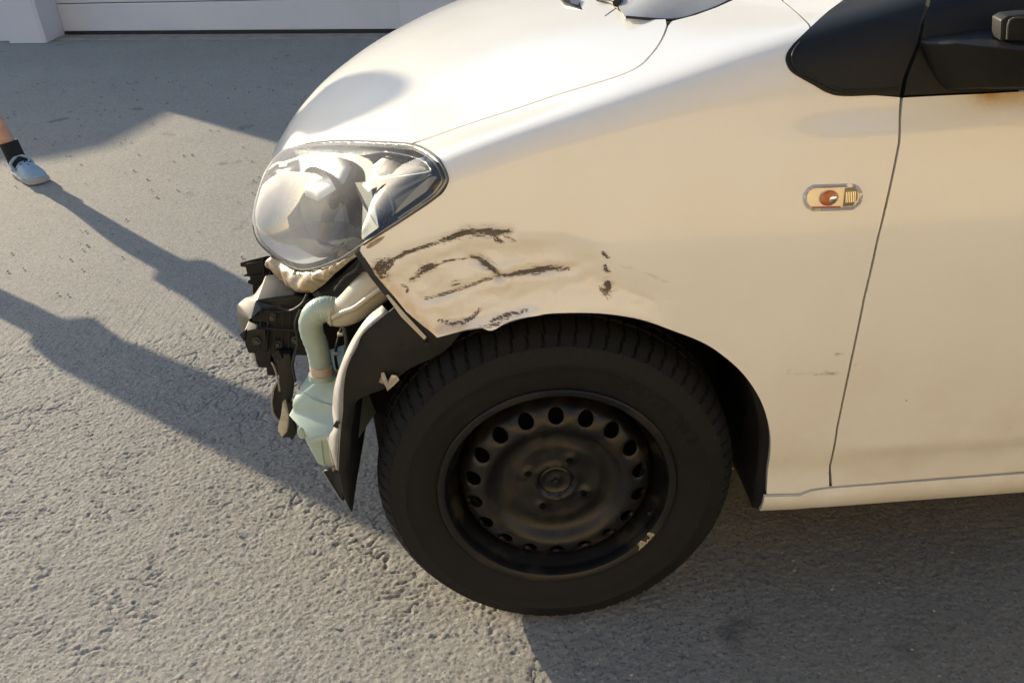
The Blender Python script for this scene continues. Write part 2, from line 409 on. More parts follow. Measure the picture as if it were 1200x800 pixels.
def worley(X, Y, sc, seed):
    X = X*sc; Y = Y*sc; xi = np.floor(X).astype(np.int64); yi = np.floor(Y).astype(np.int64); best = np.full(X.shape, 9.0); idv = np.zeros(X.shape)
    def h(i, j, s_):
        n = (i*374761393+j*668265263+s_*1442695041) & 0x7fffffff; n = ((n ^ (n >> 13))*1274126177) & 0x7fffffff; n = n ^ (n >> 16); return (n & 0xffff)/65535.0
    for a_ in (-1,0,1):
        for b_ in (-1,0,1):
            i, j = xi+a_, yi+b_; dd = (i+h(i,j,seed)-X)**2+(j+h(i,j,seed+1)-Y)**2; k = dd < best; best = np.where(k, dd, best); idv = np.where(k, h(i,j,seed+2), idv)
    return np.sqrt(best), idv
wx = GX+.03*fbm(GX, GY, 9, 3, 3); wy = GY+.03*fbm(GX, GY, 9, 11, 3)
hgt = (fbm(GX, GY, 2.2, 21, 3)-.5)*.008 + (fbm(wx, wy, 30, 31, 3, .6)-.5)*.0016
f1, idv = worley(wx, wy, 125, 5); hgt += np.clip(.55-f1, 0, 1)*.0032*(idv > .35)*(.4+.6*idv)      # stones standing out of the binder
f2, idw = worley(GX, GY, 48, 15); hgt += np.clip(.42-f2, 0, 1)*.0030*(idw > .72)
hgt += (fbm(GX, GY, 150, 41, 2, .8)-.5)*.0020
ridge = 1-np.abs(2*fbm(wx, wy, 8, 51, 4, .6)-1)       # thin cracks where the ridge peaks
ridge2 = 1-np.abs(2*fbm(wx*.8, wy*1.6, 17, 61, 3, .6)-1)
cm = np.clip((fbm(GX, GY, 2.5, 71, 2)-.42)*5, 0, 1)
rgt = 1-np.clip((GX+.15)/.3, 0, 1)*.93
hgt -= .0045*np.clip((ridge-.972)/.028, 0, 1)*cm*rgt
hgt -= .0030*rgt*np.clip((ridge2-.955)/.045, 0, 1)*np.clip((fbm(GX, GY, 5, 81, 2)-.46)*6, 0, 1)
smoothq = np.clip((GX+.05)/.4, 0, 1)*.15              # the lane on the right is less weathered
hgt = hgt*near*(1-smoothq)-.004
hgt = np.minimum(hgt, .004)
V = np.stack([GX, GY, hgt], -1).reshape(-1, 3); nx_, ny_ = GX.shape
ii, jj = np.meshgrid(np.arange(nx_-1), np.arange(ny_-1), indexing='ij'); a0 = (ii*ny_+jj).ravel()
Q = np.stack([a0, a0+ny_, a0+ny_+1, a0+1], 1).astype(np.int32)
me = bpy.data.meshes.new('ground'); me.vertices.add(len(V)); me.vertices.foreach_set('co', V.astype(np.float32).ravel())
me.loops.add(Q.size); me.loops.foreach_set('vertex_index', Q.ravel()); me.polygons.add(len(Q))
me.polygons.foreach_set('loop_start', np.arange(0, Q.size, 4, dtype=np.int32)); me.polygons.foreach_set('loop_total', np.full(len(Q), 4, np.int32))
me.update(calc_edges=True)
def asphalt():
    m, n, p = nodes('worn_asphalt'); p.inputs['Roughness'].default_value = .88; p.inputs['Specular IOR Level'].default_value = .3
    tc = n.nodes.new('ShaderNodeTexCoord')
    big = noise_fac(n, 1.1, 5, .6, .3, .7); mid = noise_fac(n, 9, 5, .65, .3, .7)
    vo = val(n, 'ShaderNodeTexVoronoi', Scale=230.0); link(n, tc.outputs['Object'], vo.inputs['Vector'])
    sep = n.nodes.new('ShaderNodeSeparateColor'); link(n, vo.outputs['Color'], sep.inputs[0])
    c = mixc(n, big, (.40,.378,.318), (.32,.304,.258))
    c = mixc(n, math_(n, 'MULTIPLY', mid, .5), c, (.30,.288,.262))
    # single stones: pale chips and dark ones
    pale = n.nodes.new('ShaderNodeMapRange'); link(n, sep.outputs[0], pale.inputs[0]); pale.inputs[1].default_value = .84; pale.inputs[2].default_value = 1.0
    c = mixc(n, math_(n, 'MULTIPLY', pale.outputs[0], .9), c, (.50,.48,.44))
    dk = n.nodes.new('ShaderNodeMapRange'); link(n, sep.outputs[1], dk.inputs[0]); dk.inputs[1].default_value = .78; dk.inputs[2].default_value = 1.0
    c = mixc(n, math_(n, 'MULTIPLY', dk.outputs[0], .7), c, (.075,.072,.070))
    spk = noise_fac(n, 420, 4, .8, .25, .75)
    c = mixc(n, math_(n, 'MULTIPLY', spk, .45), c, (.13,.125,.118))
    # darker, browner asphalt towards the right, round the wheel
    sx = n.nodes.new('ShaderNodeSeparateXYZ'); link(n, tc.outputs['Object'], sx.inputs[0])
    lane = n.nodes.new('ShaderNodeMapRange'); link(n, math_(n, 'ADD', sx.outputs[0], math_(n, 'MULTIPLY', big, .25)), lane.inputs[0]); lane.interpolation_type = 'SMOOTHSTEP'
    lane.inputs[1].default_value = -.15; lane.inputs[2].default_value = .7
    c = mixc(n, math_(n, 'MULTIPLY', lane.outputs[0], .50), c, (.105,.088,.060))
    sp = noise_fac(n, 5.0, 3, .5, .66, .74)
    c = mixc(n, math_(n, 'MULTIPLY', sp, .5), c, (.05,.047,.043))
    link(n, c, p.inputs['Base Color'])
    b0 = bump(n, p, vo.outputs['Distance'], .25, .0015)
    b1 = bump(n, p, noise_fac(n, 240, 6, .75, 0, 1), .6, .003, b0)
    bump(n, p, noise_fac(n, 34, 4, .6, 0, 1), .35, .006, b1)
    return m
ground = finish('ground', me, asphalt(), None, True); tag(ground, kind='structure')

# ------------------------------------------------------------------ the garage building across the yard
FD = Vector((.936,-.352,0)).normalized(); FN = Vector((-.352,-.936,0)).normalized()   # along the front, and out of it
ORG = Vector((-3.6476,6.8816,0.0000)) + FN*.0
def fpt(u, z, out=0.0):
    q = ORG + FD*u + FN*out; return Vector((q.x, q.y, z))
def fbox(bm, u0, u1, z0, z1, o0, o1, bev=0):
    vs = box(bm, (u0,-o1,z0), (u1,-o0,z1), bev)
    ang = math.atan2(FD.y, FD.x); mt = Matrix.Translation(ORG) @ Matrix.Rotation(ang, 4, 'Z')
    for v in vs: v.co = mt @ v.co
garage = empty('garage_building', fpt(1.5, 0)); tag(garage, 'pale plastered garage building with a wide white door across the yard', 'building')
inv_g = Matrix.Translation(-garage.location)
def gpart(bm, name, m, **k):
    for v in bm.verts: v.co -= garage.location
    return bm_out(bm, name, m, k.get('parent', garage), False)
DW = 3.26; DH = 2.25; PR = .30
jp = [fpt(u, 0, o)-garage.location for u, o in ((-.28,.31),(.06,.305),(.085,.285),(0,.0),(0,-.29),(-.28,-.29))]
prism('door_jamb', jp, (0,0,2.9), M['plaster'], garage)
pk = Vector((-1.8599,3.9199,0.0000)); away = -SH
def shade_ray(g, dist): q = Vector(g)+away*dist; return Vector((q.x, q.y, dist*math.tan(SUN_EL)))
tt = ((ORG+FN*(PR-.09)-pk).dot(FN))/away.dot(FN); CU = (pk+away*tt-ORG).dot(FD)       # where the building must end to throw its shade edge
bm = bmesh.new(); fbox(bm, CU, -.283, .0, 2.9, -.3, PR-.09); gpart(bm, 'wall', M['plaster'])
bm = bmesh.new(); fbox(bm, DW, 9.0, -.02, 2.9, -.3, .22, .004); gpart(bm, 'wall', M['plaster'])
bm = bmesh.new(); fbox(bm, .002, DW-.002, DH, 2.9, -.3, .22); gpart(bm, 'lintel', M['plaster'])
gd = empty('garage_door'); gd.parent = garage; gd.location = (0,0,0)
nsec = 10; sh = (DH-.030)/nsec
for k in range(nsec):
    bm = bmesh.new(); fbox(bm, .004, DW-.004, .030+k*sh+.003, .030+(k+1)*sh-.003, -.06, -.012, .006); gpart(bm, 'door_panel', M['door_white'], parent=gd)
bm = bmesh.new(); fbox(bm, .004, DW-.004, .0, DH, -.08, -.05); gpart(bm, 'backing', M['grey'], parent=gd)
bm = bmesh.new(); fbox(bm, .004, DW-.004, .002, .030, -.055, -.006, .004); gpart(bm, 'bottom_seal', M['seal'], parent=gd)
bm = bmesh.new(); fbox(bm, .0, DW, -.05, .006, -.30, .16); gpart(bm, 'threshold', M['concrete'])
bm = bmesh.new(); fbox(bm, CU, 9.0, -.02, 2.9, -6.0, -.31); gpart(bm, 'wall', M['plaster'])
bm = bmesh.new(); fbox(bm, CU-.05, 9.2, 2.9, 3.02, -6.2, .25); gpart(bm, 'roof', M['roof'])

# neighbour's house beyond, whose sloping roof end throws the shaded wedge on the yard
nb = empty('neighbour_house', (-9,10,0)); tag(nb, 'rendered house beyond the garage, left of it and out of view', 'building')
def nb_pt(g): d_ = (9.0-g[1])/away.y; q = shade_ray(g, d_); return (q.x, q.z)
p1, p2, p3, p4 = nb_pt((-2.4633,3.1626,0.0000)), nb_pt((-2.2115,3.1551,0.0000)), nb_pt((-1.9855,3.3217,0.0000)), nb_pt((-1.8599,3.9199,0.0000))
xe = p4[0]+.5
prof = [(-18,-.1),(-18,p1[1]+.1),p1,p2,p3,p4,(xe,p4[1]-.2),(xe,-.1)]
vs = [(x+9, y-10, z) for y in (9.0, 14.0) for x, z in prof]; k = len(prof)
solid('wall', vs, [tuple(range(k)), tuple(range(k, 2*k))]+[(i, (i+1) % k, k+(i+1) % k, k+i) for i in range(k)], M['plaster'], nb)
bm = bmesh.new(); box(bm, (.4,-1.06,1.0), (1.5,-1.003,1.9)); bm_out(bm, 'window', M['glass'], nb)

# sunlit house behind the photographer: it lights and is mirrored by the car's flank
oh = empty('opposite_house', (0,-7.2,0)); tag(oh, 'ochre plastered house across the lane, behind the photographer', 'building')
bm = bmesh.new(); box(bm, (-9,-6,-.1), (13,0,4.6)); bm_out(bm, 'wall', M['warm_wall'], oh)
vs = [(-9.5,.6,4.55),(13.5,.6,4.55),(13.5,-6.6,4.55),(-9.5,-6.6,4.55),(-9.5,-3,6.9),(13.5,-3,6.9)]
solid('roof', vs, [(0,1,2,3),(0,1,5,4),(3,2,5,4),(1,2,5),(0,3,4)], M['roof'], oh)
for x in (-7.6,9.5):
    for z in (1.0,):
        f_ = bm = bmesh.new(); box(bm, (x,.002,z), (x+1.1,.07,z+1.35)); fr = bm_out(bm, 'window', M['door_white'], oh)
        bm = bmesh.new(); box(bm, (x+.08,.05,z+.08), (x+1.02,.08,z+1.27)); bm_out(bm, 'pane', M['grey'], fr)

# ------------------------------------------------------------------ the car

def lerp(x,xs,ys):
    # monotone-ish smooth interpolation (cubic hermite, catmull slopes)
    x=np.asarray(x,float); xs=np.asarray(xs,float); ys=np.asarray(ys,float)
    m=np.gradient(ys,xs); i=np.clip(np.searchsorted(xs,x)-1,0,len(xs)-2)
    h=xs[i+1]-xs[i]; t=(x-xs[i])/h; 
    tc=np.clip(t,0,1)
    r=(2*tc**3-3*tc**2+1)*ys[i]+(tc**3-2*tc**2+tc)*h*m[i]+(-2*tc**3+3*tc**2)*ys[i+1]+(tc**3-tc**2)*h*m[i+1]
    return r+np.where(t>1,(t-1)*h*m[-1],0)+np.where(t<0,t*h*m[0],0)
ZX=[-.585,-.56,-.515,-.455,-.365,-.235,-.09,.11,.35]
ZZ=[.50,.60,.675,.738,.80,.860,.905,.950,.985]
def side_y(x,z):
    # side of the car: outward is -y
    base=lerp(z,[.15,.20,.235,.30,.33,.45,.58,.70,.80,.90,1.0],[.035,.012,.0,-.004,-.010,-.017,-.018,-.009,.012,.045,.10])
    front=.55*np.clip(-.02-x,0,1)**2.0      # the corner curves in towards the nose
    w=np.clip((np.asarray(x)-.26)/.16,0,1); w=w*w*(3-2*w); t=np.clip((np.asarray(z)-.815)/.045,0,1); t=t*t*(3-2*t)
    return base+front-.006*w*(1-t)
def hood_z(x,y):
    d=np.abs(np.asarray(y)-.82)
    xx=x-.10*np.sin(np.minimum(d/.64,1)*np.pi/2)**2
    cr=lerp(x,[-.5,-.17,-.03,.15,.4],[.03,.030,.034,.032,.02])
    return lerp(xx,ZX,ZZ)-cr*(d/.70)**2.2
def zs(x): return lerp(x,[-.5,-.3,-.1,.1,.3,.5,.9],[.62,.705,.795,.84,.87,.885,.89])
YB=.125; SHL=.16
def yB(x): return YB+lerp(x,[-.6,-.35,-.15,0,.6],[.26,.11,.02,0.,0.])
def F(x,s):
    x=np.asarray(x,float); s=np.asarray(s,float); x,s=np.broadcast_arrays(x,s)
    z0=zs(x); yb=yB(x)
    A=np.stack([side_y(x,z0),z0],-1); e=1e-3
    tA=np.stack([side_y(x,z0)-side_y(x,z0-e),np.full_like(x,e)],-1); tA/=np.linalg.norm(tA,axis=-1,keepdims=True)
    B=np.stack([yb,hood_z(x,yb)],-1); tB=np.stack([np.full_like(x,e),hood_z(x,yb+e)-hood_z(x,yb)],-1); tB/=np.linalg.norm(tB,axis=-1,keepdims=True)
    D=np.linalg.norm(B-A,axis=-1,keepdims=True)
    t=np.clip((s-z0)/SHL,0,1)[...,None]
    C1=A+tA*D*.50; C2=B-tB*D*.50
    bz=(1-t)**3*A+3*(1-t)**2*t*C1+3*(1-t)*t*t*C2+t**3*B
    yh=yb+(s-z0-SHL)
    y=np.where(s<z0,side_y(x,s),np.where(s<z0+SHL,bz[...,0],yh))
    z=np.where(s<z0,s,np.where(s<z0+SHL,bz[...,1],hood_z(x,np.maximum(yh,yb))))
    return np.stack([x,y,z],-1)

def Fn(P):
    x, s = P[:,0], P[:,1]; e = 1e-3
    V = F(x, s); N = np.cross(F(x+e, s)-F(x-e, s), F(x, s+e)-F(x, s-e)); N /= np.linalg.norm(N, axis=1)[:,None]
    return V, N
car = empty('parked_car', (0,0,0)); tag(car, 'white hatchback with dented front wing, front bumper missing and black steel wheel', 'car')
def sc(x): return float(zs(x)+SHL+.82-yB(x))
seam = [[-0.1803,0.9293],[-0.0919,0.9656],[-0.0295,0.9827],[0.0318,0.9993],[0.0917,1.0083],[0.1278,1.0173],[0.1535,1.0343],[0.1726,1.0655],[0.187,1.0945],[0.2022,1.1331],[0.2167,1.1797],[0.2227,1.1984]]
archr = [[0.335,0.2475],[0.3366,0.2878],[0.3343,0.3459],[0.3274,0.392],[0.3108,0.441],[0.2822,0.4887],[0.2463,0.5269],[0.2156,0.5501],[0.1745,0.5713],[0.133,0.5907],[0.0846,0.604],[0.0329,0.6103],[-0.0189,0.6113],[-0.0555,0.6053],[-0.0806,0.5929],[-0.0972,0.5973],[-0.1172,0.5953],[-0.1597,0.5836]]
ffront = [[-0.1597,0.5836],[-0.18,0.6012],[-0.2009,0.6225],[-0.2132,0.642],[-0.237,0.6773],[-0.2558,0.7112],[-0.2564,0.716]]
flamp = [[-0.2564,0.716],[-0.2444,0.7235],[-0.2185,0.7368],[-0.1804,0.7587],[-0.143,0.7806],[-0.1293,0.7902],[-0.1226,0.8006],[-0.1229,0.8114],[-0.128,0.827],[-0.1423,0.8639],[-0.1584,0.9063],[-0.1744,0.9238]]
apl = [[0.3815,1.1749],[0.3793,1.0894],[0.3761,1.0338],[0.3735,1.0125]]
sail = [[0.3735,1.0125],[0.3456,0.9752],[0.3343,0.9539],[0.3316,0.9349],[0.3393,0.9121],[0.3677,0.8892],[0.3866,0.878],[0.4068,0.8735],[0.4462,0.8719],[0.4811,0.8715]]
sailgap = [[0.4811,0.8715],[0.4858,0.8892],[0.5027,0.9277],[0.5098,0.9688],[0.5261,1.0134]]
doorfront = [[0.4811,0.8705],[0.4793,0.841],[0.4774,0.8125],[0.4554,0.6884],[0.4452,0.6012],[0.439,0.5085],[0.4328,0.3848],[0.4343,0.2989],[0.437,0.2584]]
rockseam = [[0.3322,0.2477],[0.388,0.2482],[0.4056,0.256],[0.437,0.2584],[0.5957,0.26],[0.751,0.2601]]
hoodfront = [[-0.1804,0.9327],[-0.2376,0.9669],[-0.3188,1.0134],[-0.3925,1.0506],[-0.4598,1.0816]]
wsedge = [[0.227,1.1944],[0.2618,1.1969],[0.2966,1.2112],[0.3271,1.2317]]
hoodrear = [[0.2198,1.211],[0.1945,1.2295],[0.1691,1.2626],[0.1635,1.3197],[0.1653,1.3743]]
def off(poly, dx, ds): return [(a+dx, b+ds) for a, b in poly]
def smooth_poly(p, n=6): return [tuple(q) for q in spline([(a, b, 0) for a, b in p], n)[:, :2]]

# --- front wing, crumpled above the wheel
fl = smooth_poly(flamp[:-1], 4)
fender_out = smooth_poly(off(seam, .0012, -.0022)[:-1], 4)+wsedge+[(0.3571,1.2484),(0.3815,1.2284)]+apl+smooth_poly(sail[1:-1], 4)+[(.4795,.8672)] \
  + [(a-.0022, b) for a, b in doorfront[1:-1]] + [(.4375,.2572)] + [(.4081,.2545),(.3904,.2468),(.3382,.2485)] + smooth_poly(archr[1:-1], 4)+ [archr[-1]] \
  + ffront[1:-1] + fl[1:]
streaks = [ # (polyline, half width, darkness)
 ([(-0.2365,0.6810),(-0.2292,0.6899),(-0.2187,0.6962)], .0045, .95),
 ([(-0.2306,0.6787),(-0.2246,0.6875),(-0.2138,0.6963)], .0035, .85),
 ([(-0.2300,0.6837),(-0.2138,0.6963),(-0.1919,0.7085),(-0.1611,0.7179),(-0.1308,0.7266)], 0.0018, .8),
 ([(-0.1369,0.7245),(-0.1067,0.7351),(-0.0752,0.7360),(-0.0453,0.7326)], 0.0034, 1.0),
 ([(-0.0896,0.7310),(-0.0641,0.7297),(-0.0453,0.7332)], 0.0025, .95),
 ([(-0.0719,0.7336),(-0.0634,0.7238),(-0.0557,0.7187)], 0.0022, .7),
 ([(-0.0550,0.7280),(-0.0393,0.7200)], 0.0017, .6),
 ([(-0.1812,0.6755),(-0.1683,0.6842),(-0.1497,0.6913)], 0.0033, .95),
 ([(-0.1545,0.6902),(-0.1279,0.6957),(-0.1066,0.6962)], 0.0017, .55),
 ([(-0.1931,0.6667),(-0.1781,0.6718)], 0.0019, .8),
 ([(-0.1029,0.6985),(-0.0915,0.6944),(-0.0793,0.6853),(-0.0704,0.6787),(-0.0664,0.6698)], 0.0034, 1.0),
 ([(-0.0641,0.6685),(-0.0809,0.6656),(-0.1078,0.6567),(-0.1448,0.6448),(-0.1757,0.6385)], 0.0015, .62),
 ([(-0.0664,0.6698),(-0.0473,0.6724),(-0.0177,0.6740),(0.0095,0.6756),(0.0330,0.6725)], 0.0026, .95),
 ([(-0.0475,0.6699),(-0.0120,0.6698),(0.0175,0.6700)], 0.0014, .6),
 ([(-0.2364,0.6910),(-0.2291,0.6812),(-0.2229,0.6726)], 0.0055, .75),
 ([(-0.2213,0.6950),(-0.2085,0.7000)], 0.0033, .6),
 ([(-0.1979,0.6475),(-0.1994,0.6552),(-0.2061,0.6602)], 0.0017, .6),
 ([(-0.1336,0.6612),(-0.1236,0.6660)], 0.0033, .55),
 ([(0.0786,0.6957),(0.0877,0.6878)], 0.0017, .85),
 ([(0.0815,0.6773),(0.0837,0.6685),(0.0883,0.6656)], 0.0019, .8),
 ([(0.0844,0.6521),(0.0866,0.6431),(0.0816,0.6332)], 0.0044, .92),
 ([(0.0747,0.6440),(0.0887,0.6274)], 0.0026, .6),
 ([(-0.1585,0.6067),(-0.1371,0.6011),(-0.1147,0.6060),(-0.1018,0.6149),(-0.0951,0.6226)], 0.0020, .72),
 ([(-0.0833,0.6048),(-0.0586,0.6128),(-0.0293,0.6187)], 0.0018, .72),
 ([(-0.1011,0.5947),(-0.0764,0.6004),(-0.0517,0.6084)], 0.0017, .5),
 ([(0.1004,0.6758),(0.1297,0.6649),(0.1712,0.6439)], 0.0012, .42),
 ([(0.0979,0.6029),(0.1415,0.5886),(0.1782,0.5720)], 0.0012, .45),
 ([(0.4122,0.5137),(0.4375,0.5101)], 0.0009, .85),
 ([(0.3404,0.4911),(0.3508,0.4861),(0.3601,0.4796),(0.3910,0.4807),(0.4249,0.4810)], 0.0008, .62),
 ([(0.4315,0.2900),(0.4311,0.2813)], 0.0012, .8)]
ring = [(-0.2543,0.7040),(-0.2298,0.6849),(-0.1980,0.7073),(-0.1511,0.7236),(-0.1066,0.7363),(-0.0428,0.7353),(0.0265,0.7302),(0.0779,0.7089),(0.1122,0.6786),(0.1677,0.6468),(0.1895,0.6192),(0.1659,0.5757),(0.0846,0.6027),(-0.0190,0.6099),(-0.0806,0.5925),(-0.1585,0.5836),(-0.2009,0.6225)]
def fender_surface(P):
    V, N = Fn(P)
    dd, _ = dist_poly(P, ring); ins = inside(np.array(ring), P); k = np.clip(dd/np.interp(P[:,0], [-.1,.12], [.028,.06]), 0, 1); k = k*k*(3-2*k); m_ = np.where(ins, k, 0)
    disp = -.0100*m_
    # buckled sheet inside the dent
    q = np.array([mnoise.noise(Vector((a*16, b*26, 3.1)))*.0062+mnoise.noise(Vector((a*48, b*60, 9)))*.0022 if w > 0 else 0 for (a, b), w in zip(P, m_)])
    disp = disp+q*m_
    for pl, w, dk in streaks[2:4]+streaks[10:13]:
        ds, _ = dist_poly(P, pl, False); disp = disp-.0026*np.exp(-(ds/.006)**2)+.0016*np.exp(-((ds-.013)/.007)**2)*m_
    # the bottom lip by the arch is pushed up and curled
    lip, _ = dist_poly(P, [(-0.1585,0.5836),(-0.1181,0.5953),(-0.0806,0.5925),(-0.0189,0.6113)], False); disp += .004*np.exp(-(lip/.010)**2)
    return V+N*disp[:,None], N, m_
P, T = cdt(fender_out, (), .0075, ((-.272,.568), (.185,.74), .0019))
Vf, Nf, mf = fender_surface(P)
sc_ = np.zeros(len(P)); rs_ = random.Random(5)
for pl, w, dk in streaks:
    dd, tt = dist_poly(P, pl, False); wv = w*(.45+.75*np.sin(np.pi*np.clip(tt, .04, .96))**.7)
    sc_ = np.maximum(sc_, np.clip(1-dd/(wv*3.4), 0, 1)*dk*.50)                    # rubbed-in smudge
    S_ = spline([(a_, b_, 0) for a_, b_ in pl], 6)[:, :2]; n_ = len(S_); T_ = np.gradient(S_, axis=0); T_ /= np.linalg.norm(T_, axis=1)[:, None]; Nn = np.stack([-T_[:,1], T_[:,0]], 1)
    for k in range(2+int(w*1900)):                                               # the separate scratches it is made of
        i0 = rs_.randrange(0, max(1, n_//2)) if k > 1 else 0; i1 = min(n_, i0+max(4, int(n_*rs_.uniform(.3, .9)))) if k > 1 else n_
        o_ = rs_.uniform(-1, 1)*w*1.15; o2 = o_+rs_.uniform(-.6, .6)*w; ww = rs_.uniform(.0008, .0015)
        L_ = S_[i0:i1]+Nn[i0:i1]*np.linspace(o_, o2, i1-i0)[:, None]
        if len(L_) < 2: continue
        L_ = L_+np.stack([np.zeros(len(L_)), [.0006*math.sin(j*1.7+k) for j in range(len(L_))]], 1)
        d2, t2_ = dist_poly(P, L_[::2] if len(L_) > 6 else L_, False); sc_ = np.maximum(sc_, np.clip(1-d2/(ww*(.4+np.sin(np.pi*np.clip(t2_, .05, .95)))*1.25), 0, 1)*(min(1, dk*1.1) if w > .0012 else dk*.62))
inn = inside(np.array(ring), P); rd, _ = dist_poly(P, ring)
bare = np.where(inn, np.clip(rd/np.interp(P[:,0], [-.1,.12], [.018,.06]), 0, 1), 0)**1.3
rustf = np.exp(-((dist_poly(P, [(-0.2375,0.6823),(-0.2059,0.6421),(-0.1687,0.5918),(-0.1251,0.5982)], False)[0])/.010)**2)*.55
N2 = tri_normals(Vf, T); N2[(N2*Nf).sum(1) < 0] *= -1
fender = shell('front_wing', P, T, lambda _: (Vf, N2), M['paint'], car, .010, attrs=dict(scuff=sc_, bare=bare, rust=rustf)); fender['label'] = 'dented and scratched front wing'
# folded inner flange of the torn front edge
fl_pts = [F(*q) for q in (ffront[::-1])]
fv = []; 
for i, q in enumerate(fl_pts): fv += [q+np.array([-.002,.004,-.002]), q+np.array([-.010-.004*(i/len(fl_pts)),.014,-.010])]
mesh('torn_flange', fv, [(2*i, 2*i+1, 2*i+3, 2*i+2) for i in range(len(fl_pts)-1)], M['seal'], fender)
mesh('flange_sliver', [(-0.2279,0.0120,0.6454),(-0.2238,0.0100,0.6474),(-0.2021,0.0060,0.6149),(-0.1768,0.0040,0.5775),(-0.1810,0.0040,0.5736),(-0.2100,0.0080,0.6117)], [(0,1,2,5),(5,2,3,4)], M['pipe'], fender)

# --- bonnet, both halves
hr = [(0.2198,1.2110),(0.1948,1.2317),(0.1691,1.2626),(0.1635,1.3197),(0.1653,1.3743)]
hc = sc(.10)
hf = hoodfront[::-1]
hood_half = [tuple(q) for q in hf[:-1]] + smooth_poly([hoodfront[0]]+off(seam[1:-1], -.0008, .0018), 4) + hr + [(.15, sc(.15)-.30), (.12, sc(.12)-.12), (.11, sc(.11))] + [(float(x), sc(float(x))) for x in np.linspace(.09, -.535, 40)] + [(-.53, sc(-.53)-.10), (-.505, sc(-.505)-.20)]
P, T = cdt(hood_half, (), .016)
V, N = Fn(P)
# a soft crease line and a swage towards the nose
P2 = V.copy(); P2[:,1] = 1.64-P2[:,1]; N_2 = N.copy(); N_2[:,1] *= -1
def both(name, P, T, V, N, m, depth):
    n = len(V); V = V.copy(); far = P2_(V); far[:,2] -= .030*((far[:,1]-.82)/.68)**2; T2 = np.concatenate([T, T[:, ::-1]+n]); VV = np.concatenate([V, far]); NN = np.concatenate([N, Nm(N)])
    o = shell(name, VV[:, :2], T2, lambda _: (VV, NN), m, car, depth)
    bm = bmesh.new(); bm.from_mesh(o.data); bmesh.ops.remove_doubles(bm, verts=[v for v in bm.verts if abs(v.co.y-.82) < 2e-4], dist=3e-4)
    bmesh.ops.delete(bm, geom=[f for f in bm.faces if all(abs(v.co.y-.82) < 2e-4 for v in f.verts)], context='FACES')
    bm.to_mesh(o.data); bm.free(); return o
P2_ = lambda V: np.stack([V[:,0], 1.64-V[:,1], V[:,2]], 1)
Nm = lambda N: np.stack([N[:,0], -N[:,1], N[:,2]], 1)
V[np.abs(V[:,1]-.82) < 2e-3, 1] = .82
hood = both('bonnet', P, T, V, N, M['paint'], .012)
# recess for the wiper end at the back of the bonnet
def on_body(px, lift): 
    q = np.array([px]); V, N = Fn(q); return tuple((V+N*lift)[0])
slot = [(0.0784,1.4789),(0.0833,1.4284),(0.1038,1.3794),(0.1226,1.3403),(0.1190,1.4125),(0.1180,1.4451)]
patch('wiper_recess', [on_body(q, .0012) for q in slot], M['gloss_black'], hood, face=(0,-.3,1), h=.006, depth=.004)
mesh('recess_edge', [on_body(q, .003) for q in ((0.0871,1.4372),(0.1052,1.3926),(0.1129,1.4246),(0.0968,1.4600))], [(0,1,2,3)], M['grey'], hood)
tube('shut_line', [on_body(q, .0002) for q in ((0.1393,1.3043),(0.1511,1.3202),(0.1611,1.3328))], .0007, M['grey'], hood, n=3, seg=6)

# --- windscreen with its rubber, wiper and cowl
ws_low = [(0.1625,0.3400,0.9392),(0.1929,0.3280,0.9364),(0.2247,0.3180,0.9339),(0.2484,0.3170,0.9349),(0.2685,0.3180,0.9390),(0.3031,0.3250,0.9468),(0.3318,0.3350,0.9566)]
ws = ws_low+[(.62,.375,1.150),(1.02,.43,1.375),(1.06,.82,1.41)]+[(1.02,1.21,1.375),(.62,1.265,1.150),(.36,1.30,.955),(.25,1.31,.93),(.13,1.05,.945),(.085,.82,.955),(.12,.60,.948)]+[(0.1636,0.4550,0.9457)]
windscreen = patch('windscreen', ws, M['glass'], car, bulge=.03, h=.03, depth=.004, face=(-.5,0,1), reach=.4, soft=False)
tube('windscreen_seal', [tuple(np.array(q)+np.array((.001,0,.0015))) for q in ws_low], .0022, M['seal'], windscreen, n=4, seg=8)
ws_in = [(.20,.36,.915),(.33,.36,.935),(1.02,.45,1.34),(1.06,.82,1.36),(1.02,1.19,1.34),(.33,1.28,.935),(.20,1.28,.915),(.13,.82,.93)]
dash = mesh('dashboard', [(.16,.30,.895),(.16,1.34,.895),(.75,1.40,.88),(.75,.24,.88),(.80,.24,.5),(.80,1.40,.5)], [(0,1,2,3),(3,2,5,4)], M['gloss_black'], car)
wiper = tube('wiper', [(0.1601,0.4300,0.9483)[0:3],(.20,.55,.962),(.24,.9,.975)], .006, M['plastic'], car, n=4, seg=10)
tube('wiper_blade', [(.20,.40,.950),(.27,.7,.975),(.30,1.0,.985)], .0045, M['seal'], wiper, n=4, seg=8)
tube('wiper_arm', [(0.1372,0.5000,0.9452),(0.1569,0.4700,0.9440),(0.1629,0.4300,0.9414),(0.1657,0.4200,0.9360)], .003, M['seal'], wiper, n=4, seg=8)

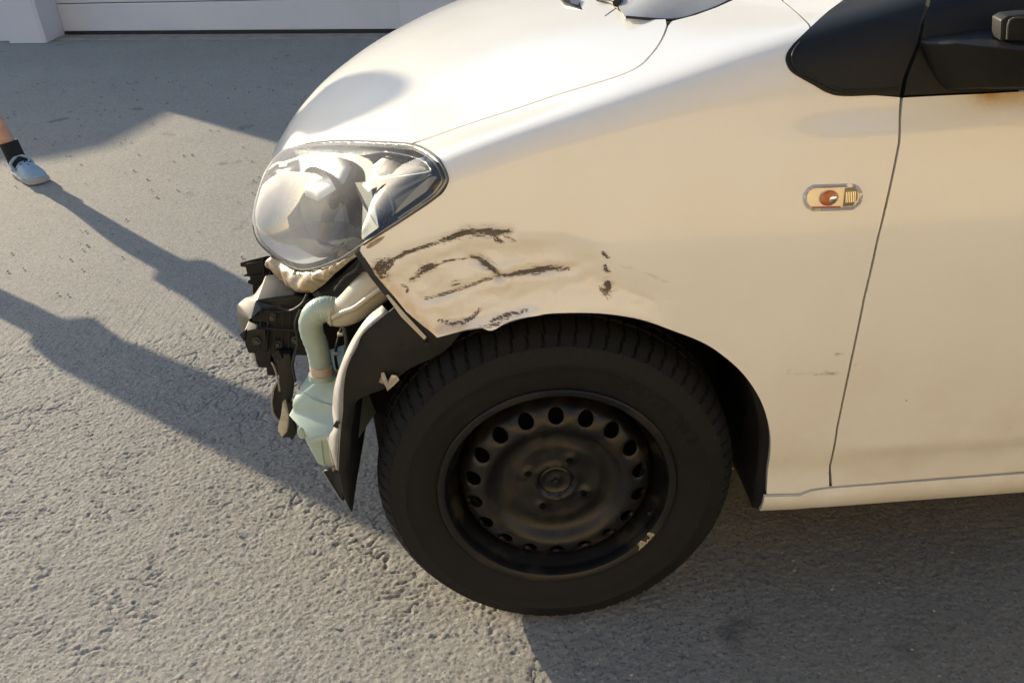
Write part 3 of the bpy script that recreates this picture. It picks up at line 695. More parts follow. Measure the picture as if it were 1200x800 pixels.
# --- black corner trim and the rest of the glasshouse
sail_top = [(.62,1.085),(.56,1.13),(.50,1.115),(.44,1.06)]
sail_front = sail[1:-1]
tri = [tuple(apl[-1])]+smooth_poly([tuple(q) for q in sail_front], 4)+[(.4785,.8690)]+[(a-.0025, b) for a, b in sailgap[1:]]+[(0.5144,1.0917),(0.4823,1.1303),(0.4474,1.0979),(0.4113,1.0593)]
P, T = cdt(tri, (), .008); V, N = Fn(P); V = V+N*.0015
corner_trim = shell('corner_trim', P, T, lambda _: (V, N), M['gloss_black'], car, .012)
bead = [on_body(q, .003) for q in ((0.3529,0.9717),(0.3418,0.9512),(0.3393,0.9329),(0.3450,0.9140),(0.3702,0.8960),(0.3901,0.8840),(0.4091,0.8795),(0.4462,0.8780),(0.4766,0.8780))]
P, T = cdt([(0.3951,1.2134),(0.3839,1.1724),(0.3822,1.0914),(0.3794,1.0372),(0.3757,1.0144),(0.4126,1.0630),(0.4488,1.1019),(0.4776,1.1304),(0.4418,1.1894)], (), .008); V, N = Fn(P)
shell('pillar_foot', P, T, lambda _: (V, N), M['paint'], car, .010)
tube('trim_bead', bead, .0016, M['gloss_black'], corner_trim, n=5, seg=8)
P, T = cdt([(.4840,.8690)]+[(a+.0028, b) for a, b in sailgap[1:]]+[(0.5739,1.0217),(.64,1.09),(.72,1.05),(.70,.8665),(.6434,.8655),(.5872,.8665),(.5311,.8680)], (), .008); V, N = Fn(P); V = V+N*.0025
door_trim = shell('mirror_base_trim', P, T, lambda _: (V, N), M['gloss_black'], None, .012)

# --- door
belt = [(.4840,.8665),(.5311,.8655),(.5872,.8640),(.6434,.8630),(.9,.868),(1.36,.885)]
door_out = belt+[(1.385,.78),(1.40,.6),(1.40,.40),(1.395,.2585)]+[(.7554,.2585),(.5992,.2580),(.4425,.2568)]+[(a+.0012, b) for a, b in doorfront[::-1][1:-1]]
P, T = cdt(door_out, (), .014, ((.43,.38), (.56,.50), .0035)); V, N = Fn(P)
creas = np.exp(-((P[:,1]-.335)/.012)**2)*np.clip((P[:,0]-.44)/.06, 0, 1); V = V+N*(.0030*creas)[:,None]
dsc = np.zeros(len(P))
for pl, w, dk in [([(0.4403,0.5077),(0.4556,0.5056)], 0.0019, .30), ([(0.4439,0.4897),(0.4516,0.4979)], 0.0012, .35), ([(0.5309,0.4249),(0.5313,0.4225)], 0.0007, .8), ([(0.6276,0.7455),(0.6278,0.7438)], .0013, 1)]:
    dd, _ = dist_poly(P, pl, False); dsc = np.maximum(dsc, np.clip(1-dd/(w*1.6), 0, 1)*dk)
rs = .9*np.exp(-((P[:,0]-(0.5984,0.8604)[0])/.020)**2-((P[:,1]-(0.5983,0.8635)[1])/.009)**2)+.5*np.exp(-((P[:,0]-(0.6323,0.8529)[0])/.05)**2-((P[:,1]-(0.6323,0.8591)[1])/.022)**2)
bare_d = .7*np.exp(-((P[:,0]-(0.4477,0.4894)[0])/.006)**2-((P[:,1]-(0.4477,0.4894)[1])/.014)**2)
N2 = tri_normals(V, T); N2[(N2*N).sum(1) < 0] *= -1
door = shell('door', P, T, lambda _: (V, N2), M['paint'], car, .012, attrs=dict(scuff=dsc, bare=bare_d, rust=rs))
door_trim.parent = door
bm = bmesh.new(); box(bm, (1.16,-.045,.72), (1.32,-.030,.745), .006); box(bm, (1.16,-.034,.722), (1.18,.0,.743), .002); box(bm, (1.30,-.034,.722), (1.32,.0,.743), .002); bm_out(bm, 'door_handle', M['paint'], door, True, 40)
patch('door_glass', [(.70,.085,.885),(1.34,.05,.895),(1.38,.17,1.30),(1.10,.21,1.33),(.92,.19,1.20)], M['glass'], door, bulge=.01, h=.03, depth=.004, reach=.2)
tube('belt_seal', [on_body(q, .003) for q in [(.66,.868),(.8,.870),(1.0,.874),(1.36,.889)]], .006, M['seal'], door, n=4, seg=8)

# --- door mirror: foot, housing, glass
mirror = solid('door_mirror', [(0.4985,0.0450,0.9355),(0.5360,0.0850,0.9374),(0.5945,0.1000,0.9437),(0.6674,0.1100,0.9500),(.74,.13,1.00),
      (0.5029,0.0300,0.9359),(0.5253,0.0000,0.9399),(0.5477,-0.0200,0.9380),(0.5875,-0.0450,0.9349),(.74,-.075,.925),
      (0.5342,0.0360,0.8698),(0.5575,0.0200,0.8736),(0.5854,0.0000,0.8785),(0.6168,-0.0120,0.8806),(.74,-.03,.868),(.74,.05,.868)],
      [(0,1,6,5),(1,2,7,6),(2,3,8,7),(3,4,9,8),(5,6,11,10),(6,7,12,11),(7,8,13,12),(8,9,14,13),(4,15,14,9),(0,5,10),(0,10,11,12,13,14,15,4,3,2,1)], M['gloss_black'], door, .004)
bm = bmesh.new(); box(bm, (.60,-.24,.935), (.70,-.05,1.075), .028); mh = bm_out(bm, 'mirror_housing', M['gloss_black'], mirror, True, 50)
bm = bmesh.new(); box(bm, (.6985,-.222,.952), (.706,-.068,1.058), .004); bm_out(bm, 'mirror_glass', M['chrome'], mirror, True, 50)
lp = [(0.5717,-0.0100,0.9647),(0.5791,-0.0100,0.9691),(0.6010,-0.0100,0.9696),(0.6411,-0.0100,0.9677),(0.6492,-0.0100,0.9328),(0.6080,-0.0100,0.9368),(0.5755,-0.0100,0.9402)]
prism('mirror_hinge', lp, (.004,.03,.0), M['seal'], mirror, .002)
tube('hinge_rim', [(0.5803,-0.0160,0.9430),(0.5789,-0.0160,0.9652),(0.5962,-0.0160,0.9669),(0.6277,-0.0160,0.9656)], .0012, M['grey'], mirror, n=3, seg=6)

# --- side repeater
def ov(x, s, a, b, n=40, sl=-.035):
    out = []
    for i in range(n):
        t = 2*math.pi*i/n; cx = math.copysign(max(0, a-b), math.cos(t)); out.append((x+cx+b*math.cos(t), s+b*math.sin(t)+sl*(cx+b*math.cos(t))))
    return out
mx_, ms_ = (0.3906,0.7492); MA = abs((0.4307,0.7481)[0]-(0.3509,0.7509)[0])/2; MB = ((0.3901,0.7665)[1]-(0.3914,0.7298)[1])/2*.96
rep = None
P, T = cdt(ov(mx_, ms_, MA, MB), [ov(mx_, ms_, MA-.0045, MB-.0045)], .003); V, N = Fn(P)
dI, _ = dist_poly(P, ov(mx_, ms_, MA, MB)); V = V+N*(.0012+.0028*np.sin(np.clip(dI/.0048, 0, 1)*np.pi))[:,None]
rep = shell('side_repeater', P, T, lambda _: (V, N), M['satin'], car, .004); 
P, T = cdt(ov(mx_, ms_, MA-.0042, MB-.0042), (), .004); V, N = Fn(P); Vb = V+N*(.0008)
shell('repeater_reflector', P, T, lambda _: (Vb, N), M['cream'], rep, .001)
V = V+N*.0042; dI, _ = dist_poly(P, ov(mx_, ms_, MA-.0042, MB-.0042)); V = V+N*(.002*np.sqrt(np.clip(dI/.012, 0, 1)))[:,None]
shell('repeater_lens', P, T, lambda _: (V, N), M['lens_small'], rep, .001)
P, T = cdt([(mx_+.0135, ms_-.0125), (mx_+MA-.013, ms_-.0125), (mx_+MA-.007, ms_-.003), (mx_+MA-.008, ms_+.008), (mx_+MA-.014, ms_+.0115), (mx_+.0155, ms_+.0115)], (), .004); V, N = Fn(P); Vg = V+N*.0018
shell('prism_plate', P, T, lambda _: (Vg, N), M['dim_chrome'], rep, .001)
tube('reflector_lip', [on_body((mx_-MA+.012, ms_-.0115), .0022), on_body((mx_+.010, ms_-.0128), .0022)], .0011, M['amber'], rep, n=0, seg=6)
bc = np.array(on_body(((0.3849,0.7489)[0], (0.3849,0.7489)[1]), .0022))
bm = bmesh.new(); bmesh.ops.create_uvsphere(bm, u_segments=20, v_segments=12, radius=.0122)
for v in bm.verts: v.co = Vector((v.co.x*1.05, v.co.y*.35, v.co.z*.88))+Vector(bc)
bm_out(bm, 'bulb', M['amber'], rep, True)
bm = bmesh.new(); bmesh.ops.create_uvsphere(bm, u_segments=16, v_segments=10, radius=.0068)
for v in bm.verts: v.co = Vector((v.co.x, v.co.y*.5, v.co.z))+Vector(bc)+Vector((.004,-.002,-.001))
bm_out(bm, 'bulb_tip', M['chrome'], rep, True)
for k in range(6):
    q = [on_body((mx_+MA-.023+k*.0024, ms_+dz-.0005), .0028) for dz in (-.007,.007)]; tube('prism_rib', q, .0008, M['chrome'], rep, n=0, seg=6)

# --- sill
P, T = cdt([(.3345,.2440),(.3904,.2422),(.4081,.2500),(.4397,.2525),(1.40,.2545),(1.95,.2545),(1.99,.205),(.4896,.2047),(.3335,.2029)], (), .012); V, N = Fn(P)
mid = np.clip(1-np.abs(P[:,1]-.228)/.024, 0, 1); V = V+N*(.004*np.sqrt(mid))[:,None]
shell('sill', P, T, lambda _: (V, N), M['paint'], car, .006)

# --- rear quarter, pillars, roof, tail
arch2 = [(2.42+.335*math.cos(a), .283+.325*math.sin(a)) for a in np.linspace(math.pi+.25, -.25, 28)]
P, T = cdt([(1.39,.888),(1.7,.90),(2.3,.92),(2.86,.90),(2.93,.70),(2.95,.45),(2.93,.26),(2.75,.22)]+arch2[::-1]+[(1.99,.255),(1.399,.2585),(1.404,.6),(1.389,.78)], (), .03)
def rearfn(P):
    V, N = Fn(P); t = np.clip((P[:,0]-2.3)/.65, 0, 1); V[:,1] += .16*t**2.2; N = N+np.stack([.5*t**1.2, 0*t, 0*t], 1); N /= np.linalg.norm(N, axis=1)[:,None]; return V, N
shell('rear_wing', P, T, rearfn, M['paint'], car, .012)
patch('quarter_glass', [(1.42,.055,.90),(2.5,.10,.945),(2.62,.20,1.22),(2.0,.20,1.31),(1.45,.18,1.31)], M['glass'], car, bulge=.01, h=.05, depth=.004, reach=.2)
def strip(name, A, B, m, n=6, depth=.01, parent=car):
    a, b = spline(A, n), spline(B, n); V = np.concatenate([a, b]); k = len(a)
    return mesh(name, V, [(i, i+1, k+i+1, k+i) for i in range(k-1)], m, parent, True)
ap0 = F(*apl[0]); ap3 = F(*apl[3]); ap1 = F(*wsedge[3])
strip('door_pillar', [tuple(ap1), (.62,.365,1.150), (1.02,.42,1.375)], [tuple(F(*(0.4776,1.1304))), (.70,.235,1.135), (1.06,.235,1.345)], M['paint'])
patch('roof', [(1.02,.42,1.375),(1.06,.24,1.345),(1.7,.20,1.36),(2.35,.22,1.34),(2.72,.27,1.29),(2.74,.82,1.33),(2.72,1.37,1.29),(2.35,1.42,1.34),(1.7,1.44,1.36),(1.06,1.40,1.345),(1.02,1.22,1.375),(1.06,.82,1.41)], M['paint'], car, bulge=.055, h=.05, depth=.02, face=(0,0,1), reach=.5, soft=False)
patch('tailgate', [(2.74,.27,1.28),(2.88,.20,.95),(2.97,.17,.60),(2.97,.20,.30),(2.97,1.44,.30),(2.97,1.47,.60),(2.88,1.44,.95),(2.74,1.37,1.28)], M['paint'], car, bulge=.05, h=.06, depth=.02, face=(1,0,0), reach=.4, soft=False)
strip('rear_pillar', [(1.38,.05,.893),(1.38,.17,1.30),(1.40,.20,1.35)], [(1.45,.05,.90),(1.47,.17,1.31),(1.50,.20,1.355)], M['gloss_black'])
strip('rear_pillar', [(2.50,.10,.945),(2.62,.20,1.22),(2.60,.24,1.33)], [(2.88,.19,.93),(2.80,.24,1.15),(2.74,.27,1.28)], M['paint'])
strip('roof_rail', [(.70,.235,1.135),(1.10,.215,1.335),(1.7,.20,1.315),(2.62,.22,1.235)], [(.66,.28,1.14),(1.08,.25,1.36),(1.7,.21,1.37),(2.60,.26,1.33)], M['paint'])

# --- wheel
HZ = .283
tyre_prof = [(.180,.006),(.186,.002),(.192,.001),(.200,-.003),(.212,-.0085),(.226,-.0125),(.238,-.014),(.2395,-.0152),(.2425,-.0152),(.244,-.0135),(.256,-.010),(.266,-.004),(.268,-.0045),(.270,-.002),(.276,.005),(.281,.012),(.2855,.020),(.289,.030),(.2905,.040),(.2905,.048),(.284,.049),(.284,.055),(.291,.056),(.2915,.080),(.285,.081),(.285,.088),(.2915,.089),(.291,.113),(.284,.114),(.284,.120),(.2905,.121),(.289,.138),(.282,.152),(.268,.166),(.240,.175),(.210,.170),(.186,.163),(.180,.160)]
def make_wheel():
    w = empty('wheel', (0,0,0)); w.parent = car
    NB, SUB = 74, 8; seg = NB*SUB; n = len(tyre_prof); V = []; 
    for r, y in tyre_prof:
        for k in range(seg):
            lean = int(round((r-.268)/.023*2)) if r > .266 and y < .06 else 0
            a = 2*math.pi*k/seg; rr = r; yy = y
            g = (k+lean) % SUB
            if r > .2675 and y < .042:
                if g == 0: rr -= .0040*min(1, (r-.264)/.008); yy += .0030*min(1, (r-.264)/.008)
            elif r > .28 and y < .14 and ((k+int(y*60)) % SUB) == 0: rr -= .004
            z = HZ+rr*math.sin(a); x = rr*math.cos(a)
            if z < .003:                                  # flattened where it stands
                z = .003
            if z < .09 and y < .04 and .2 < r < .28: yy -= .005*(1-z/.09)
            V.append((x, yy, z))
    fs = [(i*seg+k, (i+1)*seg+k, (i+1)*seg+(k+1) % seg, i*seg+(k+1) % seg) for i in range(n-1) for k in range(seg)]
    ty = mesh('tyre', V, fs, M['rubber'], w, True, 38)
    # faint size moulding on the sidewall
    txt = '165/70 R14'
    for i, ch in enumerate(txt):
        if ch == ' ': continue
        cu = bpy.data.curves.new('char', 'FONT'); cu.body = ch; cu.size = .024; cu.extrude = .0005; cu.align_x = 'CENTER'; cu.align_y = 'CENTER'; cu.resolution_u = 2
        to = bpy.data.objects.new('char', cu); C.objects.link(to); bpy.context.view_layer.update()
        mm = bpy.data.meshes.new_from_object(to.evaluated_get(bpy.context.evaluated_depsgraph_get())); bpy.data.objects.remove(to)
        a = R(64-i*4.6)
        for v in mm.vertices:
            x, y, z = v.co; th = a-x/.226; rr = .226+y
            yb = -.0125-.0013*max(0, 1-abs(rr-.232)/.02)
            v.co = (rr*math.cos(th), yb-.0004-max(z, 0)*.6, HZ+rr*math.sin(th))
        o = finish('moulded_character', mm, M['rubber'], w, False)
    # rim: barrel and flange
    rim = lathe('rim', [(.1850,.150),(.165,.140),(.158,.100),(.1575,.070),(.160,.048),(.166,.030),(.1745,.020),(.1765,.012),(.1775,.004),(.180,-.0015),(.186,-.0045),(.1905,-.0050),(.1925,-.0030),(.1920,.001),(.1885,.004),(.186,.010)], M['steel'], w, 128, c=(0,0,HZ))
    # disc with eighteen round holes
    dp = [(0,.030),(.026,.030),(.029,.0225),(.033,.0195),(.036,.0200),(.040,.0225),(.045,.0235),(.062,.0225),(.070,.0215),(.078,.0240),(.088,.0250),(.098,.0205),(.106,.0125),(.113,.0070),(.119,.0050),(.126,.0055),(.136,.0090),(.146,.0165),(.152,.0255),(.157,.0420),(.160,.060)]
    dr = np.array(dp)
    circ = lambda cx, cy, r, n: [(cx+r*math.cos(2*math.pi*i/n), cy+r*math.sin(2*math.pi*i/n)) for i in range(n)]
    holes = [circ(.1355*math.cos(R(8-20*i)), .1355*math.sin(R(8-20*i)), .0125, 18) for i in range(18)]
    lugs = [(.050*math.cos(R(a)), .050*math.sin(R(a))) for a in (62,-28,-118,152)]
    lh = [circ(x, y, .0062, 12) for x, y in lugs]
    P, T = cdt(circ(0, 0, .160, 90), holes+lh, .0048)
    def disc(P):
        r = np.hypot(P[:,0], P[:,1]); y = np.interp(r, dr[:,0], dr[:,1])
        for lx, ly in lugs:
            dd = np.hypot(P[:,0]-lx, P[:,1]-ly); y = y-.0055*np.exp(-(dd/.011)**4)+.004*np.clip(1-dd/.008, 0, 1)
        for i in range(18):
            a = R(8-20*i); dd = np.hypot(P[:,0]-.1355*math.cos(a), P[:,1]-.1355*math.sin(a)); y = y+.0022*np.exp(-((dd-.0125)/.0022)**2)
        a4 = np.arctan2(P[:,1], P[:,0]); y = y-.0020*np.exp(-((r-.062)/.012)**2)*np.cos(4*(a4-R(62)))
        return np.stack([P[:,0], y, HZ+P[:,1]], 1)
    V = disc(P); N = tri_normals(V, T); N[N[:,1] > 0] *= -1
    dsc_ = shell('rim_disc', P, T, lambda _: (V, N), M['steel'], w, .0045)
    lathe('hub', [(0,.0255),(.006,.0250),(.008,.0275),(.014,.0290),(.020,.0280),(.024,.0250),(.0265,.0265),(.027,.040)], M['steel'], w, 40, c=(0,0,HZ))
    lathe('hub_nut', [(0,.0205),(.005,.0215),(.0065,.0245),(.0066,.03)], M['steel'], w, 6, c=(0,0,HZ), smooth=False)
    for lx, ly in lugs:
        lathe('wheel_bolt', [(0,.0255),(.0022,.0250),(.0026,.0225),(.0050,.0222),(.0056,.030)], M['dark'], w, 6, c=(lx,0,HZ+ly), smooth=False)
    tube('valve', [(.155, .006, HZ-.060), (.148, -.004, HZ-.058)], .0035, M['rubber'], w, n=0, seg=8)
    lathe('brake_disc', [(.02,.075),(.150,.075),(.150,.095),(.02,.095)], M['dark'], w, 60, c=(0,0,HZ))
    return w
wheel = make_wheel()
# chipped paint on the flange, lower right of this wheel
chip = []
for i in range(13):
    a = R(-33-i*1.05); rr = .1875+.0008*math.sin(i*2.3); chip += [(rr*math.cos(a), -.0056, HZ+rr*math.sin(a)), ((rr-.0075-.0014*math.sin(i*.9))*math.cos(a), -.0012, HZ+(rr-.0075-.0014*math.sin(i*.9))*math.sin(a))]
cs_ = mesh('chipped_paint', chip, [(2*i, 2*i+1, 2*i+3, 2*i+2) for i in range(12)], M['steel_chip'], wheel, False)
def copy_tree(o, parent):
    c = o.copy(); C.objects.link(c); c.parent = parent
    for ch in list(o.children): copy_tree(ch, c)
    return c
w2 = copy_tree(wheel, car); w2.location = (2.42,.01,0)
for x in (0,2.42):
    w3 = copy_tree(wheel, car); w3.location = (x,1.64,0); w3.scale = (1,-1,1)
for mcopy in [fender, door, rep, corner_trim]:
    c = copy_tree(mcopy, car); c.location = (0,1.64,0); c.scale = (1,-1,1)
    if 'label' in c: del c['label']
    if mcopy is fender: c.location = (0,1.635,-.033)

# --- wheel arch liner: torn loose in front, whole behind
O = [(-0.3371,0.0200,0.2557),(-0.3419,0.0160,0.2843),(-0.3431,0.0120,0.3172),(-0.3418,0.0100,0.3576),(-0.3340,0.0100,0.3981),(-0.3263,0.0100,0.4295),(-0.3189,0.0100,0.4603),(-0.3116,0.0100,0.4979),(-0.3008,0.0100,0.5343),(-0.2805,0.0100,0.5688),(-0.2691,0.0120,0.5881),(-0.2285,0.0160,0.6161),(-0.1962,0.0200,0.6306)]
I1 = [(-0.3381,0.0280,0.2509),(-0.3380,0.0300,0.2761),(-0.3332,0.0300,0.3160),(-0.3280,0.0300,0.3497),(-0.3216,0.0300,0.3826),(-0.3153,0.0300,0.4147),(-0.3090,0.0320,0.4400),(-0.3011,0.0340,0.4585),(-0.2828,0.0360,0.4681),(-0.2594,0.0360,0.4754),(-0.2380,0.0360,0.4889),(-0.2119,0.0360,0.5095),(-0.1573,0.0340,0.5358)]
for q in archr[::-1][1:]:
    x, s = q; dx, dz = x, s-.287; r = math.hypot(dx, dz); O.append((dx*(1+.012/r), .012, .287+dz*(1+.012/r))); I1.append((dx*(1-.004/r), .034, .287+dz*(1-.004/r)))
O.append((.345,.012,.20)); I1.append((.330,.034,.19))
O = np.array(O); I1 = np.array(I1)
I1[13:15, 2] -= .012
I2 = []; I3 = []
for i, q in enumerate(I1):
    dx, dz = q[0], q[2]-.287; r = math.hypot(dx, dz); k = min(r, .345)/r
    zl = max(0, (7-i)/7)*.03
    I2.append((dx*k, .10, .287+dz*k+zl*.25)); I3.append((dx*k*.985, .30, .287+dz*k*.985+zl))
I2 = np.array(I2); I3 = np.array(I3)
def loft(name, rows, m, parent, n=4, smooth=True, thick=0):
    rr = [spline(q, n) for q in rows]; V = np.concatenate(rr); k = len(rr[0])
    o = mesh(name, V, [(j*k+i, j*k+i+1, (j+1)*k+i+1, (j+1)*k+i) for j in range(len(rows)-1) for i in range(k-1)], m, parent, smooth, 35)
    if thick: md = o.modifiers.new('thickness', 'SOLIDIFY'); md.thickness = thick; md.offset = 0
    return o
liner = loft('wheel_arch_liner', [O, I1, I2, I3], M['liner'], car, thick=.002); liner['label'] = 'wheel arch liner torn loose at the front'
lipo = [(-0.3473,0.0200,0.3404),(-0.3579,0.0500,0.3597),(-0.3578,0.0550,0.3814),(-0.3459,0.0500,0.4037),(-0.3430,0.0500,0.4343),(-0.3337,0.0500,0.4747),(-0.3165,0.0500,0.5163),(-0.2949,0.0500,0.5548),(-0.2673,0.0550,0.5891),(-0.2425,0.0600,0.6060)]
lipi = [(-0.3425,0.0090,0.3484),(-0.3349,0.0090,0.3875),(-0.3298,0.0090,0.4113),(-0.3255,0.0090,0.4301),(-0.3182,0.0090,0.4593),(-0.3108,0.0090,0.4985),(-0.3000,0.0090,0.5348),(-0.2796,0.0090,0.5693),(-0.2677,0.0110,0.5885),(-0.2282,0.0150,0.6179)]
loft('liner_lip', [lipo, lipi], M['liner_lip'], liner, thick=.0015)
bm = bmesh.new(); box(bm, (-.0045,-.002,-.006), (.0045,.002,.006), .001, Matrix.Translation((-0.3337,0.0220,0.4267)) @ Matrix.Rotation(.6, 4, 'Y')); box(bm, (-.006,-.002,-.002), (.006,.002,.002), .0005, Matrix.Translation((-0.3273,0.0150,0.4357))); bm_out(bm, 'clip', M['seal'], liner)
# peeled film caught on the liner
fk = [(-0.2557,0.0300,0.5079),(-0.2491,0.0220,0.5136),(-0.2463,0.0240,0.4971),(-0.2376,0.0180,0.5105),(-0.2305,0.0200,0.5072),(-0.2285,0.0260,0.4958),(-0.2385,0.0240,0.4873),(-0.2494,0.0280,0.4765),(-0.2506,0.0260,0.4855),(-0.2561,0.0300,0.4958)]
mesh('peeled_film', fk+[(-0.2440,0.0140,0.4985)], [(i, (i+1) % 10, 10) for i in range(10)], M['white_bracket'], liner)
mesh('peeled_film', [(-0.2563,0.0300,0.5034),(-0.2495,0.0240,0.5019),(-0.2526,0.0260,0.4903),(-0.2606,0.0300,0.4916)], [(0,1,2,3)], M['beige'], liner)
# wheelhouse wall and rear panel behind the wheel
bm = bmesh.new(); box(bm, (-.33,.302,.135), (.40,.34,.56)); bm_out(bm, 'wheelhouse_wall', M['dark'], car)
bm = bmesh.new(); box(bm, (.345,.06,.200), (2.05,1.58,.225)); bm_out(bm, 'floor_pan', M['dark'], car)
bm = bmesh.new(); box(bm, (.36,.05,.215), (.40,1.59,.90)); bm_out(bm, 'bulkhead', M['dark'], car)
bm = bmesh.new(); box(bm, (.06,.20,.24), (.10,1.44,.30), .01); bm_out(bm, 'subframe', M['dark'], car)
bm = bmesh.new(); box(bm, (-.28,.36,.20), (.34,1.30,.60), .02); bm_out(bm, 'engine_block', M['dark'], car)
bm = bmesh.new(); box(bm, (2.0,.34,.18), (2.85,1.30,.6), .02); bm_out(bm, 'boot_floor', M['dark'], car)

# --- front end stripped of its bumper
bm = bmesh.new(); box(bm, (-.505,.40,.40), (-.455,1.24,.50), .012); beam = bm_out(bm, 'bumper_beam', M['dark'], car, True, 40)
bm = bmesh.new(); box(bm, (-.445,.46,.20), (-.40,1.18,.54), .006); rad = bm_out(bm, 'radiator', M['dark'], car)
fins = bmesh.new()
for k in range(40): box(fins, (-.449,.44,.215+k*.0105), (-.4445,1.20,.2195+k*.0105))
tag(bm_out(fins, 'fin', M['plastic'], rad), kind='stuff')

# headlight: housing, reflector, bezels, lens
LENS = [(-0.4594,0.5804,0.7021),(-0.3917,0.4775,0.7387),(-0.3182,0.3697,0.7691),(-0.2371,0.2450,0.7979),(-0.1802,0.1600,0.8157),
  (-0.1552,0.1026,0.8231),(-0.1384,0.0537,0.8267),(-0.1297,0.0344,0.8209),(-0.1247,0.0241,0.8108),(-0.1247,0.0204,0.8038),(-0.1326,0.0176,0.7934),(-0.1452,0.0162,0.7828),(-0.1813,0.0167,0.7610),(-0.2195,0.0196,0.7386),(-0.2483,0.0232,0.7216),
  (-0.2802,0.0750,0.6868),(-0.3118,0.1300,0.6533),(-0.3486,0.1900,0.6198),(-0.3790,0.2400,0.5942),(-0.4087,0.2850,0.5753),(-0.4367,0.3200,0.5698),(-0.4617,0.3500,0.5717),(-0.4914,0.3800,0.5845),(-0.5055,0.4000,0.5973),(-0.5109,0.4200,0.6148),(-0.5104,0.4400,0.6304),(-0.5052,0.4650,0.6507),(-0.4978,0.4950,0.6713),(-0.4888,0.5200,0.6856),(-0.4749,0.5450,0.6982)]
lens_s = [tuple(q) for q in spline(LENS+[LENS[0]], 4)[:-1]]
LN = np.array((-.72,-.64,.30)); LN /= np.linalg.norm(LN)
back = np.array((.075,.065,.0))
headlight = empty('headlight'); headlight.parent = car
hb = np.array(lens_s); cen = hb.mean(0); hb2 = cen+(hb-cen)*1.0+back*1.0; hb3 = cen+(hb-cen)*.80+back*1.9
k = len(hb); Vh = np.concatenate([hb-LN*.004, hb2, hb3])
fsH = [(j*k+i, j*k+(i+1) % k, (j+1)*k+(i+1) % k, (j+1)*k+i) for j in range(2) for i in range(k)]+[tuple(range(2*k, 3*k))]
mesh('headlight_housing', Vh, fsH, M['grey'], headlight, True, 40)
patch('headlight_lens', lens_s, M['lens'], headlight, bulge=.022, h=.011, depth=.003, face=LN, reach=.10)
tube('lens_rim', [tuple(np.array(q)) for q in lens_s]+[lens_s[0]], .0022, M['grey'], headlight, n=0, seg=8, caps=False)
low = [tuple(np.array(q)+np.array((.003,.001,-.0065))) for q in lens_s[34:84]]
tube('lens_rim', low, .0028, M['beige'], headlight, n=0, seg=8)
tube('lens_seal', [tuple(np.array(q)+LN*.0016-(np.array(q)-cen)/np.linalg.norm(np.array(q)-cen)*.009) for q in lens_s[14:50]], .0018, M['seal'], headlight, n=0, seg=8)
# broad silver bezel, left and below
bz_o = [(-0.4863,0.4950,0.6804),(-0.4973,0.4650,0.6584),(-0.5057,0.4400,0.6300),(-0.5054,0.4200,0.6110),(-0.4932,0.3900,0.5938),(-0.4692,0.3600,0.5829),(-0.4362,0.3250,0.5774),(-0.4035,0.2900,0.5839),(-0.3677,0.2450,0.6059),(-0.3332,0.1950,0.6343)]
bz_i = [(-0.4658,0.5050,0.6637),(-0.4764,0.4950,0.6410),(-0.4818,0.4850,0.6195),(-0.4783,0.4650,0.6012),(-0.4645,0.4350,0.5847),(-0.4446,0.4050,0.5768),(-0.4224,0.3750,0.5760),(-0.3979,0.3350,0.5814),(-0.3751,0.2950,0.5906),(-0.3489,0.2550,0.6077)]
loft('bezel', [bz_o, bz_i], M['white_bezel'], headlight)
# main reflector bowl
def bowl(name, c, ax, rad, dep, m, parent, hole=.014, seg=48, rings=14, sq=1.0):
    ax = Vector(ax).normalized(); u = ax.cross(Vector((0,0,1))).normalized(); v = u.cross(ax); V = []
    for i in range(rings):
        r = hole+(rad-hole)*i/(rings-1)
        for k in range(seg):
            a = 2*math.pi*k/seg; V.append(Vector(c)+u*math.cos(a)*r+v*math.sin(a)*r*sq-ax*dep*(1-(r/rad)**2))
    return mesh(name, V, [(i*seg+k, i*seg+(k+1) % seg, (i+1)*seg+(k+1) % seg, (i+1)*seg+k) for i in range(rings-1) for k in range(seg)], m, parent, True)
bowl('reflector', (-0.3724,0.3650,0.6512), (-.80,-.56,.12), .088, .075, M['dim_chrome'], headlight, hole=.003, sq=.86)
lathe('bulb', [(0,-.005),(.008,-.018),(.010,-.008),(.010,.02)], M['gloss_black'], headlight, 24, c=(-0.3529,0.4000,0.6526))
# frame between main beam and indicator
mesh('divider', [(-0.2844,0.2400,0.7378),(-0.2546,0.2000,0.7507),(-0.2415,0.1250,0.7035),(-0.2760,0.1700,0.6682),(-0.2777,0.2400,0.7000)], [(0,1,2,4),(4,2,3)], M['dim_chrome'], headlight, False)
tube('divider_edge', [(-0.2534,0.1960,0.7520),(-0.2492,0.1700,0.7349),(-0.2442,0.1450,0.7164),(-0.2402,0.1220,0.7060)], .0013, M['satin'], headlight, n=4, seg=8)
loft('side_strip', [[(-0.2471,0.2000,0.7432),(-0.2430,0.1700,0.7234),(-0.2388,0.1350,0.7021)],[(-0.2378,0.2100,0.7404),(-0.2349,0.1800,0.7218),(-0.2323,0.1500,0.7025)]], M['soft_chrome'], headlight)
loft('indicator_reflector', [[(-0.2543,0.2050,0.7518),(-0.2227,0.1800,0.7639),(-0.1874,0.1550,0.7743),(-0.1564,0.1350,0.7818)],[(-0.2581,0.2500,0.7480),(-0.2266,0.2250,0.7636),(-0.1903,0.2000,0.7744),(-0.1569,0.1500,0.7828)],[(-0.2565,0.2700,0.7540),(-0.2285,0.2600,0.7720),(-0.1914,0.2250,0.7780),(-0.1612,0.1650,0.7848)]], M['soft_chrome'], headlight)
